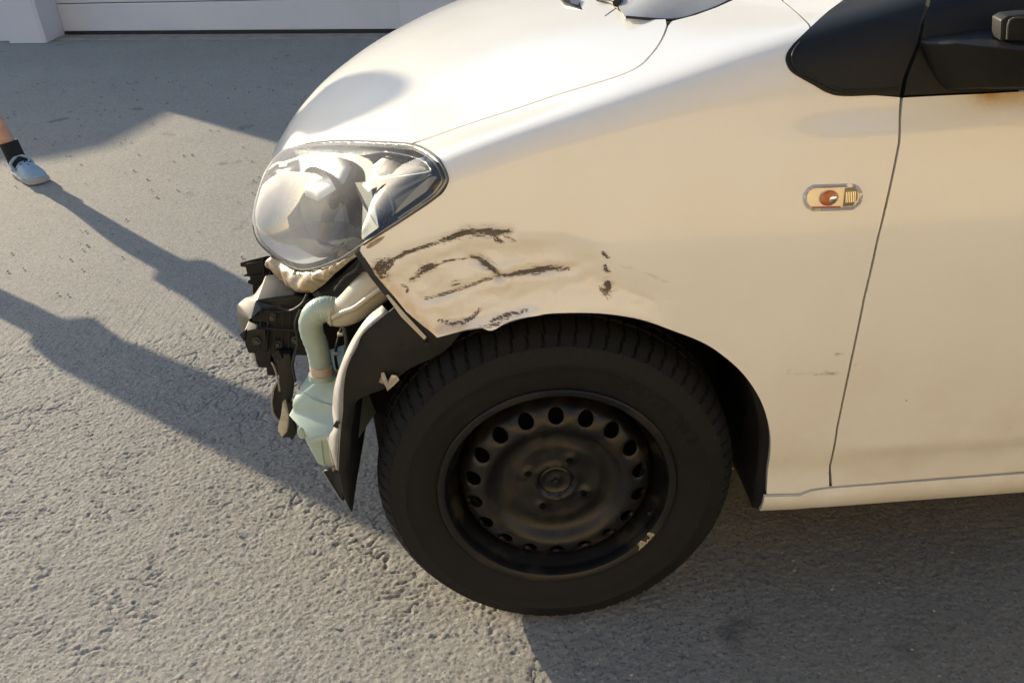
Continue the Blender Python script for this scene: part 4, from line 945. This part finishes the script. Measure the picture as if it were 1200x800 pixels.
tube('indicator_edge', [(-0.2531,0.1950,0.7530),(-0.2153,0.1700,0.7647),(-0.1762,0.1420,0.7765),(-0.1545,0.1260,0.7840),(-0.1544,0.1320,0.7872),(-0.1623,0.1500,0.7910),(-0.1798,0.1850,0.7891),(-0.2155,0.2350,0.7829),(-0.2371,0.2600,0.7782)], .0012, M['satin'], headlight, n=5, seg=8)
mesh('indicator_bowl', [(-0.2306,0.1900,0.7509),(-0.1551,0.1300,0.7801),(-0.1444,0.1100,0.7796),(-0.1605,0.1000,0.7638),(-0.2292,0.1400,0.7090)], [(0,1,2,3,4)], M['dark'], headlight)
mesh('upper_trim', [(-0.4437,0.5600,0.7046),(-0.3314,0.4400,0.7438),(-0.2505,0.3400,0.7647),(-0.1870,0.2600,0.7771),(-0.1491,0.1700,0.7809),(-0.1555,0.1600,0.7767),(-0.1870,0.2500,0.7719),(-0.2396,0.3000,0.7660),(-0.3320,0.4200,0.7235),(-0.4361,0.5300,0.6731)], [(0,1,8,9),(1,2,7,8),(2,3,6,7),(3,4,5,6)], M['soft_chrome'], headlight)
glare = [(-.4353,.5452,.6918),(-.3896,.5067,.7136),(-.3254,.4288,.7343),(-.3074,.3668,.7234),(-.3194,.3448,.7043),(-.3472,.3536,.6849),(-.3761,.3671,.6666),(-.4058,.4138,.6615),(-.4244,.4827,.6747)]
patch('glare_panel', glare, M['satin'], headlight, bulge=.012, h=.006, depth=.002, face=(-.6,-.3,.73), reach=.05)  # panel added inside the lamp, angled to give the sun glare
# the yellowed underside of the lamp
und = [(-0.4910,0.3750,0.5580),(-0.4774,0.3650,0.5697),(-0.4541,0.3450,0.5666),(-0.4114,0.2950,0.5693),(-0.3678,0.2350,0.5964),(-0.3214,0.1550,0.6393),(-0.2796,0.0850,0.6824),(-0.2620,0.0550,0.7020),(-0.2701,0.0700,0.6841),(-0.2994,0.1200,0.6489),(-0.3276,0.1700,0.6138),(-0.3568,0.2150,0.5767),(-0.3887,0.2550,0.5440),(-0.4149,0.2900,0.5291),(-0.4402,0.3200,0.5267),(-0.4608,0.3450,0.5318),(-0.4739,0.3600,0.5429),(-0.4903,0.3750,0.5460)]
patch('lamp_underside', und, M['beige'], headlight, bulge=.012, h=.005, depth=.004, reach=.02, rough=.010)
tube('underside_rib', [(-0.4376,0.3250,0.5376),(-0.4177,0.3000,0.5395),(-0.3924,0.2650,0.5655),(-0.3686,0.2350,0.5917)], .0035, M['beige'], headlight, n=5, seg=8)
tube('underside_rib', [(-0.4613,0.3500,0.5583),(-0.4623,0.3500,0.5449),(-0.4542,0.3400,0.5370)], .003, M['pipe'], headlight, n=5, seg=8)
bm = bmesh.new(); box(bm, (-.010,-.006,-.008), (.012,.008,.008), .003, Matrix.Translation((-0.4189,0.3000,0.5578)) @ Matrix.Rotation(.5, 4, 'Y')); bm_out(bm, 'lamp_clip', M['pipe'], headlight, True, 40)
mesh('lamp_shadow_plate', [(-0.4001,0.3000,0.5196),(-0.3231,0.2000,0.5980),(-0.2660,0.1000,0.6747),(-0.2563,0.1000,0.6446),(-0.2656,0.1200,0.6304),(-0.2972,0.1800,0.5700),(-0.3385,0.2200,0.5362),(-0.3884,0.2800,0.5168)], [(0,1,2,3,4,5,6,7)], M['gloss_black'], headlight)  # black sheet put in for the dark shade under the lamp
hl2 = copy_tree(headlight, car); hl2.location = (0,1.620,-.038); hl2.scale = (1,-1,1)

# plastic bracket under the lamp, left
pl = [(-0.5513,0.4200,0.5393),(-0.5337,0.4200,0.5431),(-0.4989,0.4200,0.5490),(-0.4745,0.4200,0.5260),(-0.4620,0.4200,0.4713),(-0.5058,0.4200,0.4731),(-0.5375,0.4200,0.4703),(-0.5407,0.4200,0.4742),(-0.5379,0.4200,0.4921),(-0.5459,0.4200,0.4963),(-0.5448,0.4200,0.5016),(-0.5393,0.4200,0.5047),(-0.5398,0.4200,0.5101),(-0.5531,0.4200,0.5121),(-0.5433,0.4200,0.5166),(-0.5429,0.4200,0.5298),(-0.5522,0.4200,0.5315)]
prism('lamp_bracket', pl, (.012,.018,-.008), M['plastic'], car)
# crushed bumper mounting
cr = empty('bumper_mount'); cr.parent = car
prism('mount_block', [(-0.5007,0.3000,0.5162),(-0.4699,0.3000,0.5187),(-0.4317,0.3000,0.5206),(-0.4016,0.3000,0.5113),(-0.4146,0.2900,0.4800),(-0.4227,0.2800,0.4073),(-0.4985,0.2800,0.4156),(-0.5160,0.2800,0.4207),(-0.5115,0.2900,0.4605),(-0.5173,0.3000,0.4800)], (.004,.075,.014), M['plastic'], cr, .003)
solid('mount_corner', [(-0.5231,0.3700,0.4955),(-0.5482,0.3900,0.4806),(-0.5650,0.3900,0.4694),(-0.5671,0.3800,0.4567),(-0.5609,0.3600,0.4340),(-0.5550,0.3500,0.4134), (-0.5038,0.3100,0.5115),(-0.5168,0.2950,0.4843),(-0.5284,0.3000,0.4565),(-0.5358,0.3000,0.4360),(-.485,.42,.535),(-.475,.40,.44)],
   [(0,1,6),(1,2,7,6),(2,3,7),(3,4,8,7),(4,5,9,8),(0,6,10),(6,7,8,9,11,10),(0,1,2,3,4,5,11,10),(5,9,11)], M['plastic'], cr, .003)
solid('mount_fold', [(-0.5007,0.3000,0.5162),(-0.4644,0.2800,0.5114),(-0.4905,0.2850,0.5060),(-0.5105,0.2800,0.4916),(-0.5215,0.3000,0.4821)], [(0,1,2),(0,2,3,4),(0,1,2,3,4)], M['pale_plastic'], cr)
prism('mount_foot', [(-0.5244,0.2700,0.4725),(-0.5026,0.2700,0.4758),(-0.4866,0.2700,0.4727),(-0.4932,0.2700,0.4245),(-0.5263,0.2700,0.4274),(-0.5283,0.2700,0.4468)], (.002,.05,.006), M['plastic'], cr, .002)
prism('mount_foot', [(-0.5217,0.2800,0.4230),(-0.4884,0.2800,0.4201),(-0.4977,0.2800,0.3886),(-0.5191,0.2800,0.3905)], (.002,.04,.005), M['plastic'], cr, .002)
prism('mount_foot', [(-0.5052,0.2850,0.3953),(-0.4822,0.2850,0.3933),(-0.4874,0.2850,0.3664),(-0.5071,0.2850,0.3700)], (.002,.03,.004), M['plastic'], cr, .002)
loft('mount_edge', [[(-0.5146,0.2620,0.4310),(-0.5152,0.2620,0.4133),(-0.5132,0.2620,0.4007)],[(-0.5124,0.2620,0.4308),(-0.5129,0.2620,0.4132),(-0.5113,0.2620,0.4023)]], M['liner_lip'], cr)
prism('mount_strut', [(-0.4769,0.2600,0.4271),(-0.4499,0.2600,0.4248),(-0.4540,0.2500,0.3686),(-0.4623,0.2450,0.3359),(-0.4681,0.2400,0.3249),(-0.4760,0.2450,0.3371),(-0.4765,0.2500,0.3796)], (.002,.018,.003), M['plastic'], cr, .002)
tube('wire', [(-0.4866,0.2620,0.4109),(-0.4821,0.2580,0.3986),(-0.4796,0.2540,0.3756),(-0.4795,0.2500,0.3563)], .0018, M['liner_lip'], cr, n=4, seg=8)
prism('cream_bracket', [(-0.4745,0.2350,0.3435),(-0.4711,0.2350,0.3285),(-0.4697,0.2350,0.3116),(-0.4731,0.2350,0.2931),(-0.4797,0.2350,0.2747),(-0.4906,0.2350,0.2671),(-0.4952,0.2350,0.2800),(-0.4916,0.2350,0.2948),(-0.4831,0.2350,0.3147)], (.004,.010,-.001), M['white_bracket'], cr, .0015)
prism('black_bracket', [(-0.4654,0.2250,0.3492),(-0.4577,0.2250,0.3412),(-0.4553,0.2250,0.3207),(-0.4602,0.2250,0.3026),(-0.4601,0.2250,0.2781),(-0.4705,0.2250,0.2637),(-0.4738,0.2250,0.2717),(-0.4880,0.2250,0.2711),(-0.4766,0.2250,0.2815),(-0.4693,0.2250,0.2996),(-0.4655,0.2250,0.3198)], (.002,.008,0), M['plastic'], cr, .001)
# fog lamp hanging loose
fog = tube('fog_lamp', [(-0.4930,0.3000,0.3521),(-0.5067,0.3000,0.3308),(-0.5143,0.3000,0.3048),(-0.5171,0.3000,0.2780),(-0.5108,0.3000,0.2598),(-0.4976,0.3000,0.2606),(-0.4837,0.3000,0.2828),(-0.4768,0.3000,0.3111),(-0.4787,0.3000,0.3434),(-0.4930,0.3000,0.3521)], .0016, M['liner_lip'], car, n=5, seg=8)
patch('fog_lens', [(-0.4943,0.3020,0.3473),(-0.5062,0.3020,0.3276),(-0.5133,0.3020,0.3034),(-0.5158,0.3020,0.2785),(-0.5107,0.3020,0.2624),(-0.4975,0.3020,0.2632),(-0.4859,0.3020,0.2817),(-0.4790,0.3020,0.3100),(-0.4816,0.3020,0.3387)], M['gloss_black'], fog, bulge=.006, h=.008, depth=.03)
# filler neck: ribbed hose and off-white duct
hp = spline([(-0.3338,0.1500,0.5588),(-0.3481,0.1500,0.5631),(-0.3631,0.1520,0.5572),(-0.3756,0.1550,0.5396),(-0.3776,0.1560,0.5171),(-0.3739,0.1550,0.4934),(-0.3724,0.1520,0.4706),(-0.3735,0.1500,0.4455)], 14)
def hose_r(q): 
    base = np.interp(q, [0,.12,.35,.6,1], [.0215,.0205,.0200,.0190,.0185]); rib = .0006*math.sin(q*250) if q < .38 else .0002*math.sin(q*90); return base+rib
hose = tube('filler_hose', [tuple(q) for q in hp], hose_r, M['tank'], car, n=0, seg=24, caps=True, sharp=60)
tube('hose_collar', [(-0.3713,0.1495,0.4621),(-0.3729,0.1490,0.4444)], .0195, M['collar'], hose, n=0, seg=24)
tube('hose_flange', [(-0.3726,0.1490,0.4460),(-0.3733,0.1480,0.4367)], .0225, M['tank'], hose, n=0, seg=24)
duct = tube('filler_duct', [(-0.3394,0.1500,0.5578),(-0.3260,0.1480,0.5546),(-0.3038,0.1400,0.5675),(-0.2789,0.1300,0.5915),(-0.2571,0.1250,0.6099),(-0.2292,0.1250,0.6308)], [.0215,.0225,.0260,.0280,.0290,.030], M['pipe'], car, n=6, seg=24, flat=.85)
tube('duct_fold', [(-0.3336,0.1280,0.5580),(-0.3137,0.1160,0.5716),(-0.2935,0.1060,0.5825),(-0.2696,0.0950,0.6022),(-0.2459,0.0900,0.6200)], .0042, M['pipe'], duct, n=5, seg=10)
tube('duct_ring', [(-0.3415,0.1500,0.5579),(-0.3374,0.1500,0.5576)], .0232, M['pipe'], duct, n=0, seg=24)
tube('rod', [(-0.3257,0.1600,0.5311),(-0.3251,0.1600,0.5089),(-0.3276,0.1600,0.4833),(-0.3358,0.1650,0.4532)], .0035, M['grey'], car, n=4, seg=8)
# washer tank
tank = solid('washer_tank', [(-0.3845,0.1500,0.4315),(-0.3429,0.1400,0.4423),(-0.4377,0.1550,0.3887),(-0.3408,0.1100,0.4127),(-0.4357,0.1500,0.3710),(-0.3427,0.1000,0.3927),
        (-0.4241,0.1150,0.3693),(-0.4030,0.0850,0.3557),(-0.3428,0.0750,0.3710),(-0.3949,0.0850,0.3042),(-0.3565,0.0750,0.3028),(-0.4128,0.1000,0.3701),
        (-.33,.27,.44),(-.30,.27,.30),(-.40,.27,.42),(-.385,.25,.29)],
        [(0,2,3,1),(2,4,5,3),(4,6,7,8,5),(7,9,10,8),(0,12,14,2),(2,14,4),(4,14,15,9,7,6),(0,1,12),(9,15,13,10),(12,13,15,14),(1,3,5,8,10,13,12)], M['tank'], car, .011, segs=5)
bm = bmesh.new(); bmesh.ops.create_uvsphere(bm, u_segments=20, v_segments=12, radius=.0105)
for v in bm.verts: v.co = Vector((v.co.x*.6, v.co.y*.35, v.co.z*1.1))+Vector((-0.4134,0.0980,0.3646))
bm_out(bm, 'tank_boss', M['tank'], tank, True)
tube('tank_seam', [(-0.3621,0.0720,0.3697),(-0.3601,0.0660,0.3602),(-0.3615,0.0660,0.3346),(-0.3603,0.0680,0.3085)], .004, M['pipe'], tank, n=4, seg=8)
bm = bmesh.new(); box(bm, (-.004,-.003,-.003), (.006,.003,.005), .001, Matrix.Translation((-0.3611,0.0600,0.3147))); bm_out(bm, 'tank_clip', M['beige'], tank)
# thin tray hanging below
prism('undertray', [(-0.3813,0.0650,0.3075),(-0.3639,0.0600,0.3149),(-0.3509,0.0450,0.3130),(-0.3494,0.0400,0.2922),(-0.3514,0.0350,0.2662),(-0.3560,0.0400,0.2679),(-0.3682,0.0550,0.2839)], (.002,.006,.0), M['plastic'], car)
tube('undertray_edge', [(-0.3818,0.0640,0.3083),(-0.3694,0.0540,0.2848),(-0.3578,0.0400,0.2699),(-0.3515,0.0340,0.2652)], .0013, M['liner_lip'], car, n=3, seg=6)
# dark backing behind the hoses
bm = bmesh.new(); box(bm, (-.34,.235,.30), (-.23,.30,.60)); bm_out(bm, 'inner_panel', M['dark'], car)
bm = bmesh.new(); box(bm, (-.24,.20,.50), (-.10,.30,.64)); bm_out(bm, 'inner_panel', M['dark'], car)
bm = bmesh.new(); box(bm, (-.40,.32,.30), (-.33,.44,.50)); bm_out(bm, 'lamp_support', M['dark'], car)

# ribs, bolts, clips and leads on the bare front end
def bolt(c, r, d, parent, m='liner_lip'):
    bm = bmesh.new(); bmesh.ops.create_cone(bm, cap_ends=True, segments=6, radius1=r, radius2=r*.9, depth=r*1.1); q = Vector(d).to_track_quat('Z', 'Y').to_matrix().to_4x4()
    for v in bm.verts: v.co = Matrix.Translation(c) @ q @ v.co
    k_ = bmesh.ops.create_cone(bm, cap_ends=True, segments=16, radius1=r*1.7, radius2=r*1.7, depth=r*.4)
    for v in k_['verts']: v.co = Matrix.Translation(c) @ q @ (v.co-Vector((0,0,r*.5)))
    return bm_out(bm, 'bolt', M[m], parent)
for a in ((-0.4757,0.2840,0.4883),(-0.4392,0.2720,0.4451),(-0.4729,0.2740,0.4381),(-0.5052,0.2620,0.4546)): bolt(a, .0045, (0,-1,.1), cr, 'pale_plastic')
for k in range(5):
    x0, y0, z0 = (-0.4902,0.2860,0.5089); x1, y1, z1 = (-0.5047,0.2680,0.4337); f_ = k/4; x2 = .0125*k
    tube('rib', [(x0+x2, y0, z0-.004*k), (x1+x2*1.05, y1, z1)], .0016, M['plastic'], cr, n=0, seg=6)
for a, b in (((-0.5041,0.2760,0.4744),(-0.4262,0.2700,0.4641)), ((-0.4856,0.2840,0.4994),(-0.4107,0.2840,0.4964))): tube('rib', [a, b], .0022, M['plastic'], cr, n=0, seg=6)
for k, (a, b) in enumerate((((-0.5380,0.4130,0.5379),(-0.4907,0.4130,0.5427)), ((-0.5356,0.4130,0.5113),(-0.4761,0.4130,0.5187)), ((-0.5332,0.4130,0.4914),(-0.4674,0.4130,0.4967)), ((-0.5057,0.4130,0.5474),(-0.5134,0.4130,0.4772)))): tube('bracket_rib', [a, b], .0020, M['plastic'], bpy.data.objects['lamp_bracket'], n=0, seg=6)
for j, pts in enumerate(([(-0.3321,0.1900,0.5508),(-0.3278,0.1900,0.5250),(-0.3402,0.1850,0.4965),(-0.3521,0.1800,0.4625),(-0.3512,0.1700,0.4331)], [(-0.4106,0.2400,0.5223),(-0.4232,0.2350,0.4963),(-0.4256,0.2350,0.4594),(-0.4416,0.2350,0.4211),(-0.4428,0.2300,0.3854)], [(-0.3942,0.2400,0.5486),(-0.4049,0.2360,0.5337),(-0.4372,0.2720,0.5048),(-0.4602,0.2850,0.5069)], [(-0.2668,0.0900,0.6709),(-0.2786,0.1000,0.6506),(-0.3065,0.1400,0.6201),(-0.3322,0.1700,0.5855)])):
    tube('cable', pts, .0026, M['seal'], car, n=6, seg=8)
for a in ((-0.3381,0.1830,0.4990),(-0.3500,0.1780,0.4651)): 
    bm = bmesh.new(); box(bm, (-.005,-.005,-.002), (.005,.005,.002), .001, Matrix.Translation(a)); bm_out(bm, 'cable_tie', M['pipe'], car)
tube('tank_seam', [(-0.4106,0.1360,0.4240),(-0.3842,0.1280,0.4049),(-0.3433,0.1000,0.4061)], .0012, M['tank'], tank, n=4, seg=6)
tube('tank_seam', [(-0.3791,0.0800,0.3588),(-0.3812,0.0780,0.3363),(-0.3823,0.0800,0.3068)], .0012, M['tank'], tank, n=3, seg=6)
bolt((-0.2588,0.0520,0.6964), .0045, (-.3,-1,.2), car, 'pipe'); bolt((-0.2186,0.0280,0.5548), .0045, (0,-1,0), liner, 'plastic'); bolt((-0.1804,0.0260,0.5555), .004, (0,-1,0), liner, 'plastic')
# torn edge left on the lamp bracket and shards of broken bumper skin
for pts in ([(-0.5312,0.4050,0.4772),(-0.5198,0.4050,0.4852),(-0.5131,0.4020,0.4753),(-0.5255,0.4000,0.4683)], [(-0.4832,0.2620,0.4282),(-0.4687,0.2580,0.4363),(-0.4636,0.2550,0.4200),(-0.4806,0.2600,0.4080)], [(-0.5190,0.2650,0.4782),(-0.5326,0.2680,0.4674),(-0.5273,0.2660,0.4542)]):
    prism('broken_shard', pts, (.002,.004,.0), M['plastic'], cr)

# ------------------------------------------------------------------ the person walking past on the left
FT = Vector((-2.1847,2.8828,0.0000)); FT.z = 0
person = empty('person', FT); tag(person, 'person in pale blue clogs and black ankle socks, one bare leg in view', 'person')
# near (right) foot at FT; the trailing left foot is out of frame nearer the camera
toe = (Vector((-2.0373,2.7902,0.0000))-Vector((-2.3223,3.0509,0.0000))); toe.z = 0; toe.normalize()
side = Vector((-toe.y, toe.x, 0))
knee = Vector((-.17,.05,.50)); hip = Vector((-.26,-.16,.86))
ank = Vector((-.055,.022,.085)); ank2 = Vector((-.55,-.40,.10)); knee2 = Vector((-.42,-.34,.50)); pelv = Vector((-.22,-.17,.93)); hip2 = pelv+Vector((-.07,-.07,-.03)); hip = pelv+Vector((.07,.07,-.03))
chest = pelv+Vector((.02,-.01,.38)); neck = chest+Vector((.0,.0,.16)); head = neck+Vector((.02,-.01,.13))
chain = {}
def body():
    bm = bmesh.new(); sk = bm.verts.layers.skin.verify(); vs = []
    def v(p, r, root=False):
        a = bm.verts.new(p); vs.append((a, r, root)); return a
    P0 = v(pelv, (.13,.10), True); a = v(pelv+Vector((0,0,.16)), (.11,.09)); bm.edges.new((P0, a)); c = v(chest, (.14,.10)); bm.edges.new((a, c)); n1 = v(neck, (.07,.06)); bm.edges.new((c, n1)); n2 = v(neck+Vector((.01,0,.06)), (.055,.055)); bm.edges.new((n1, n2))
    for h, kn, an, s in ((hip, knee, ank, 1), (hip2, knee2, ank2, -1)):
        hv = v(h, .095); bm.edges.new((P0, hv)); m1 = v(h.lerp(kn, .5), .078); bm.edges.new((hv, m1)); k1 = v(kn, .056); bm.edges.new((m1, k1))
        cf = v(kn.lerp(an, .3)+Vector((-.018,.0,0)), .056); bm.edges.new((k1, cf)); c2 = v(kn.lerp(an, .7), .038); bm.edges.new((cf, c2)); av = v(an, .034); bm.edges.new((c2, av))
    for s in (1, -1):
        sh = v(chest+Vector((.08*s,.14*s,.10)), .06); bm.edges.new((c, sh)); el = v(chest+Vector((.10*s+.02,.16*s-.02,-.17)), .042); bm.edges.new((sh, el)); wr = v(chest+Vector((.10*s+.12,.16*s-.10,-.36)), .028); bm.edges.new((el, wr))
        hd = v(chest+Vector((.10*s+.15,.16*s-.13,-.42)), (.042,.02)); bm.edges.new((wr, hd)); chain[s] = chest+Vector((.10*s+.15,.16*s-.13,-.42))
    for a, r, root in vs:
        a[sk].radius = r if isinstance(r, tuple) else (r, r); a[sk].use_root = root
    me = bpy.data.meshes.new('body'); bm.to_mesh(me); bm.free(); o = finish('body', me, M['skin'], person)
    o.modifiers.new('skin', 'SKIN').use_smooth_shade = True; o.modifiers.new('sub', 'SUBSURF').levels = 2; o.modifiers['sub'].render_levels = 2; return o
bodyo = body()
# head with face
bm = bmesh.new(); bmesh.ops.create_uvsphere(bm, u_segments=40, v_segments=30, radius=1)
fx = Vector((.8,-.6,0)).normalized(); fy = Vector((.6,.8,0)).normalized()
for v in bm.verts:
    x, y, z = v.co; jaw = 1-.28*max(0, -z)**1.5; X_ = x*.098*jaw; Y_ = y*.078*jaw; Z_ = z*.118
    if x > .5: X_ += .022*math.exp(-((y/.16)**2+((z+.08)/.22)**2)); X_ += .006*math.exp(-((y/.3)**2+((z+.50)/.07)**2)); X_ -= .010*(math.exp(-(((abs(y)-.38)/.16)**2+((z-.10)/.12)**2)))
    X_ += .0
    v.co = head+fx*X_+fy*Y_+Vector((0,0,Z_))
bm_out(bm, 'head', M['skin'], person, True)
for s in (1,-1):
    bm = bmesh.new(); bmesh.ops.create_uvsphere(bm, u_segments=12, v_segments=8, radius=.012)
    for v in bm.verts: v.co = v.co+head+fx*.078+fy*.031*s+Vector((0,0,.012))
    bm_out(bm, 'eye', M['eye'], person, True)
    bm = bmesh.new(); bmesh.ops.create_uvsphere(bm, u_segments=12, v_segments=10, radius=.03)
    for v in bm.verts: v.co = Vector((v.co.x*.5, v.co.y*.3, v.co.z))+head+fy*.080*s
    bm_out(bm, 'ear', M['skin'], person, True)
    # fingers
    b0 = chain[s]; dv = Vector((.25,-.25,-.9)).normalized()
    for k, (ln, off_) in enumerate(((.07,-.027),(.08,-.009),(.075,.009),(.06,.027))):
        r0 = b0+Vector((.7,.7,0))*off_; tube('finger', [tuple(r0), tuple(r0+dv*ln*.5), tuple(r0+dv*ln*.8+Vector((-.01,.006,0))), tuple(r0+dv*ln+Vector((-.022,.012,.004)))], [.0092,.0088,.008,.006], M['skin'], person, n=3, seg=8)
    r0 = b0+Vector((.7,.7,0))*.034+Vector((0,0,.035)); tube('thumb', [tuple(r0), tuple(r0+Vector((.03,.0,-.03))), tuple(r0+Vector((.035,-.012,-.058)))], [.011,.0095,.007], M['skin'], person, n=3, seg=8)
bm = bmesh.new(); bmesh.ops.create_uvsphere(bm, u_segments=30, v_segments=20, radius=1)
bmesh.ops.delete(bm, geom=[v for v in bm.verts if v.co.z < -.45 or (v.co.x > .45 and v.co.z < .55)], context='VERTS')
for v in bm.verts:
    x, y, z = v.co; v.co = head+fx*x*.106+fy*y*.086+Vector((0,0,z*.126))
bm_out(bm, 'hair', M['hair'], person, True)
# shorts and shirt
def garment(name, rings, m):
    seg = 20; V = []; 
    for c, r, q in rings:
        for k in range(seg):
            a = 2*math.pi*k/seg; V.append(Vector(c)+Vector((math.cos(a)*r, math.sin(a)*q, 0)))
    return mesh(name, V, [(i*seg+k, i*seg+(k+1) % seg, (i+1)*seg+(k+1) % seg, (i+1)*seg+k) for i in range(len(rings)-1) for k in range(seg)], m, person, True)
garment('shorts_leg', [(pelv+Vector((.04,.04,.02)), .125,.125), (hip.lerp(knee,.4), .115,.115), (knee+Vector((0,0,.05)), .098,.098), (knee+Vector((.004,0,-.01)), .100,.100), (knee+Vector((.004,0,-.008)), .092,.092)], M['cloth'])
garment('shorts_leg', [(pelv+Vector((-.04,-.04,.02)), .125,.125), (hip2.lerp(knee2,.4), .115,.115), (knee2+Vector((0,0,.05)), .098,.098), (knee2+Vector((.004,0,-.01)), .100,.100), (knee2+Vector((.004,0,-.008)), .092,.092)], M['cloth'])
garment('shirt', [(pelv+Vector((0,0,-.02)), .155,.155), (pelv+Vector((0,0,.16)), .14,.14), (chest, .155,.175), (chest+Vector((0,0,.13)), .15,.16), (neck+Vector((0,0,.0)), .08,.08)], M['shirt'])
for s in (1,-1): tube('sleeve', [tuple(chest+Vector((.06*s,.11*s,.11))), tuple(chest+Vector((.09*s,.145*s,.06))), tuple(chest+Vector((.10*s+.015,.155*s-.01,-.08)))], [.075,.07,.062], M['shirt'], person, n=4, seg=14)
# socks and clogs
def foot(A, t, name_off):
    s = Vector((-t.y, t.x, 0)); base = Vector((A.x, A.y, 0))
    tube('sock', [tuple(A+Vector((-.014,.005,.075))), tuple(A+Vector((-.006,.002,.03))), tuple(A+Vector((0,0,-.01))), tuple(base+t*.02+Vector((0,0,.045)))], [.041,.040,.041,.042], M['sock'], person, n=5, seg=20)
    # clog: rows from heel to toe: (forward, half width, height, sole height)
    rows = [(-.058,.012,.050,.030),(-.050,.026,.056,.022),(-.02,.034,.060,.018),(.02,.036,.064,.018),(.06,.041,.086,.018),(.10,.047,.080,.018),(.14,.050,.066,.018),(.17,.047,.054,.018),(.19,.036,.044,.020),(.200,.018,.034,.024)]
    seg = 20; V = []; W = []
    for f_, w_, h_, so in rows:
        for k in range(seg):
            a = 2*math.pi*k/seg; zz = so+ (h_-so)*max(0, math.sin(a))**.75 if math.sin(a) > 0 else so*(1-.1*abs(math.sin(a)))
            q = base+t*f_+s*math.cos(a)*w_; V.append((q.x, q.y, zz))
            q = base+t*f_*1.02+s*math.cos(a)*w_*1.07; W.append((q.x, q.y, (so+.004) if math.sin(a) > 0 else .003))
    fs = [(i*seg+k, i*seg+(k+1) % seg, (i+1)*seg+(k+1) % seg, (i+1)*seg+k) for i in range(len(rows)-1) for k in range(seg)]+[tuple(range(seg)), tuple((len(rows)-1)*seg+k for k in range(seg))]
    cl = mesh('clog', V, fs, M['clog'], person, True, 60); md = cl.modifiers.new('sub', 'SUBSURF'); md.levels = 1; md.render_levels = 1
    mesh('sole', W, fs, M['sole'], cl, True, 50)
    st = [base+t*.055+s*.043+Vector((0,0,.045)), base+t*.035+s*.044+Vector((0,0,.075)), base+t*.030+Vector((0,0,.100)), base+t*.035-s*.044+Vector((0,0,.075)), base+t*.055-s*.043+Vector((0,0,.045))]
    tube('strap', [tuple(q) for q in st], .0065, M['clog'], cl, n=6, seg=10)
    for i in range(3):
        for j in (-1,0,1):
            q = base+t*(.085+.028*i)+s*.020*j; bm = bmesh.new(); bmesh.ops.create_cone(bm, cap_ends=True, segments=10, radius1=.0045, radius2=.0045, depth=.006)
            zt = (.0815,.072,.0585)[i]-.007*abs(j)
            for v in bm.verts: v.co = v.co+q+Vector((0,0,zt))
            bm_out(bm, 'vent_hole', M['sock'], cl)
foot(ank, toe, 0)
t2 = Vector((.75,-.45,0)).normalized(); foot(ank2, t2, 1)
# small stones and a leaf scattered on the asphalt
stones = []
bm = bmesh.new()
for i in range(1300):
    x, y = rng.uniform(-3.2, 1.3), -.5+5.5*rng.uniform(0, 1)**1.3; r = rng.uniform(.0012, .0034)*(1+y*.25)
    k = bmesh.ops.create_icosphere(bm, subdivisions=1, radius=r)
    for v in k['verts']: v.co = Vector((v.co.x*rng.uniform(.7,1.3)+x, v.co.y*rng.uniform(.7,1.3)+y, v.co.z*.7+.0005))
grit = bm_out(bm, 'loose_grit', M['concrete'], None); tag(grit, 'loose grit scattered over the worn asphalt', 'grit', kind='stuff')
q = Vector((-0.4216,0.0388,0.0000)); leaf = mesh('leaf', [(-.008,0,.003),(0,-.003,.006),(.009,.001,.004),(.001,.004,.005)], [(0,1,2,3)], M['cream'], None); leaf.location = (q.x,q.y,.002)
tag(leaf, 'tiny dry yellow leaf on the asphalt near the lower edge', 'leaf')
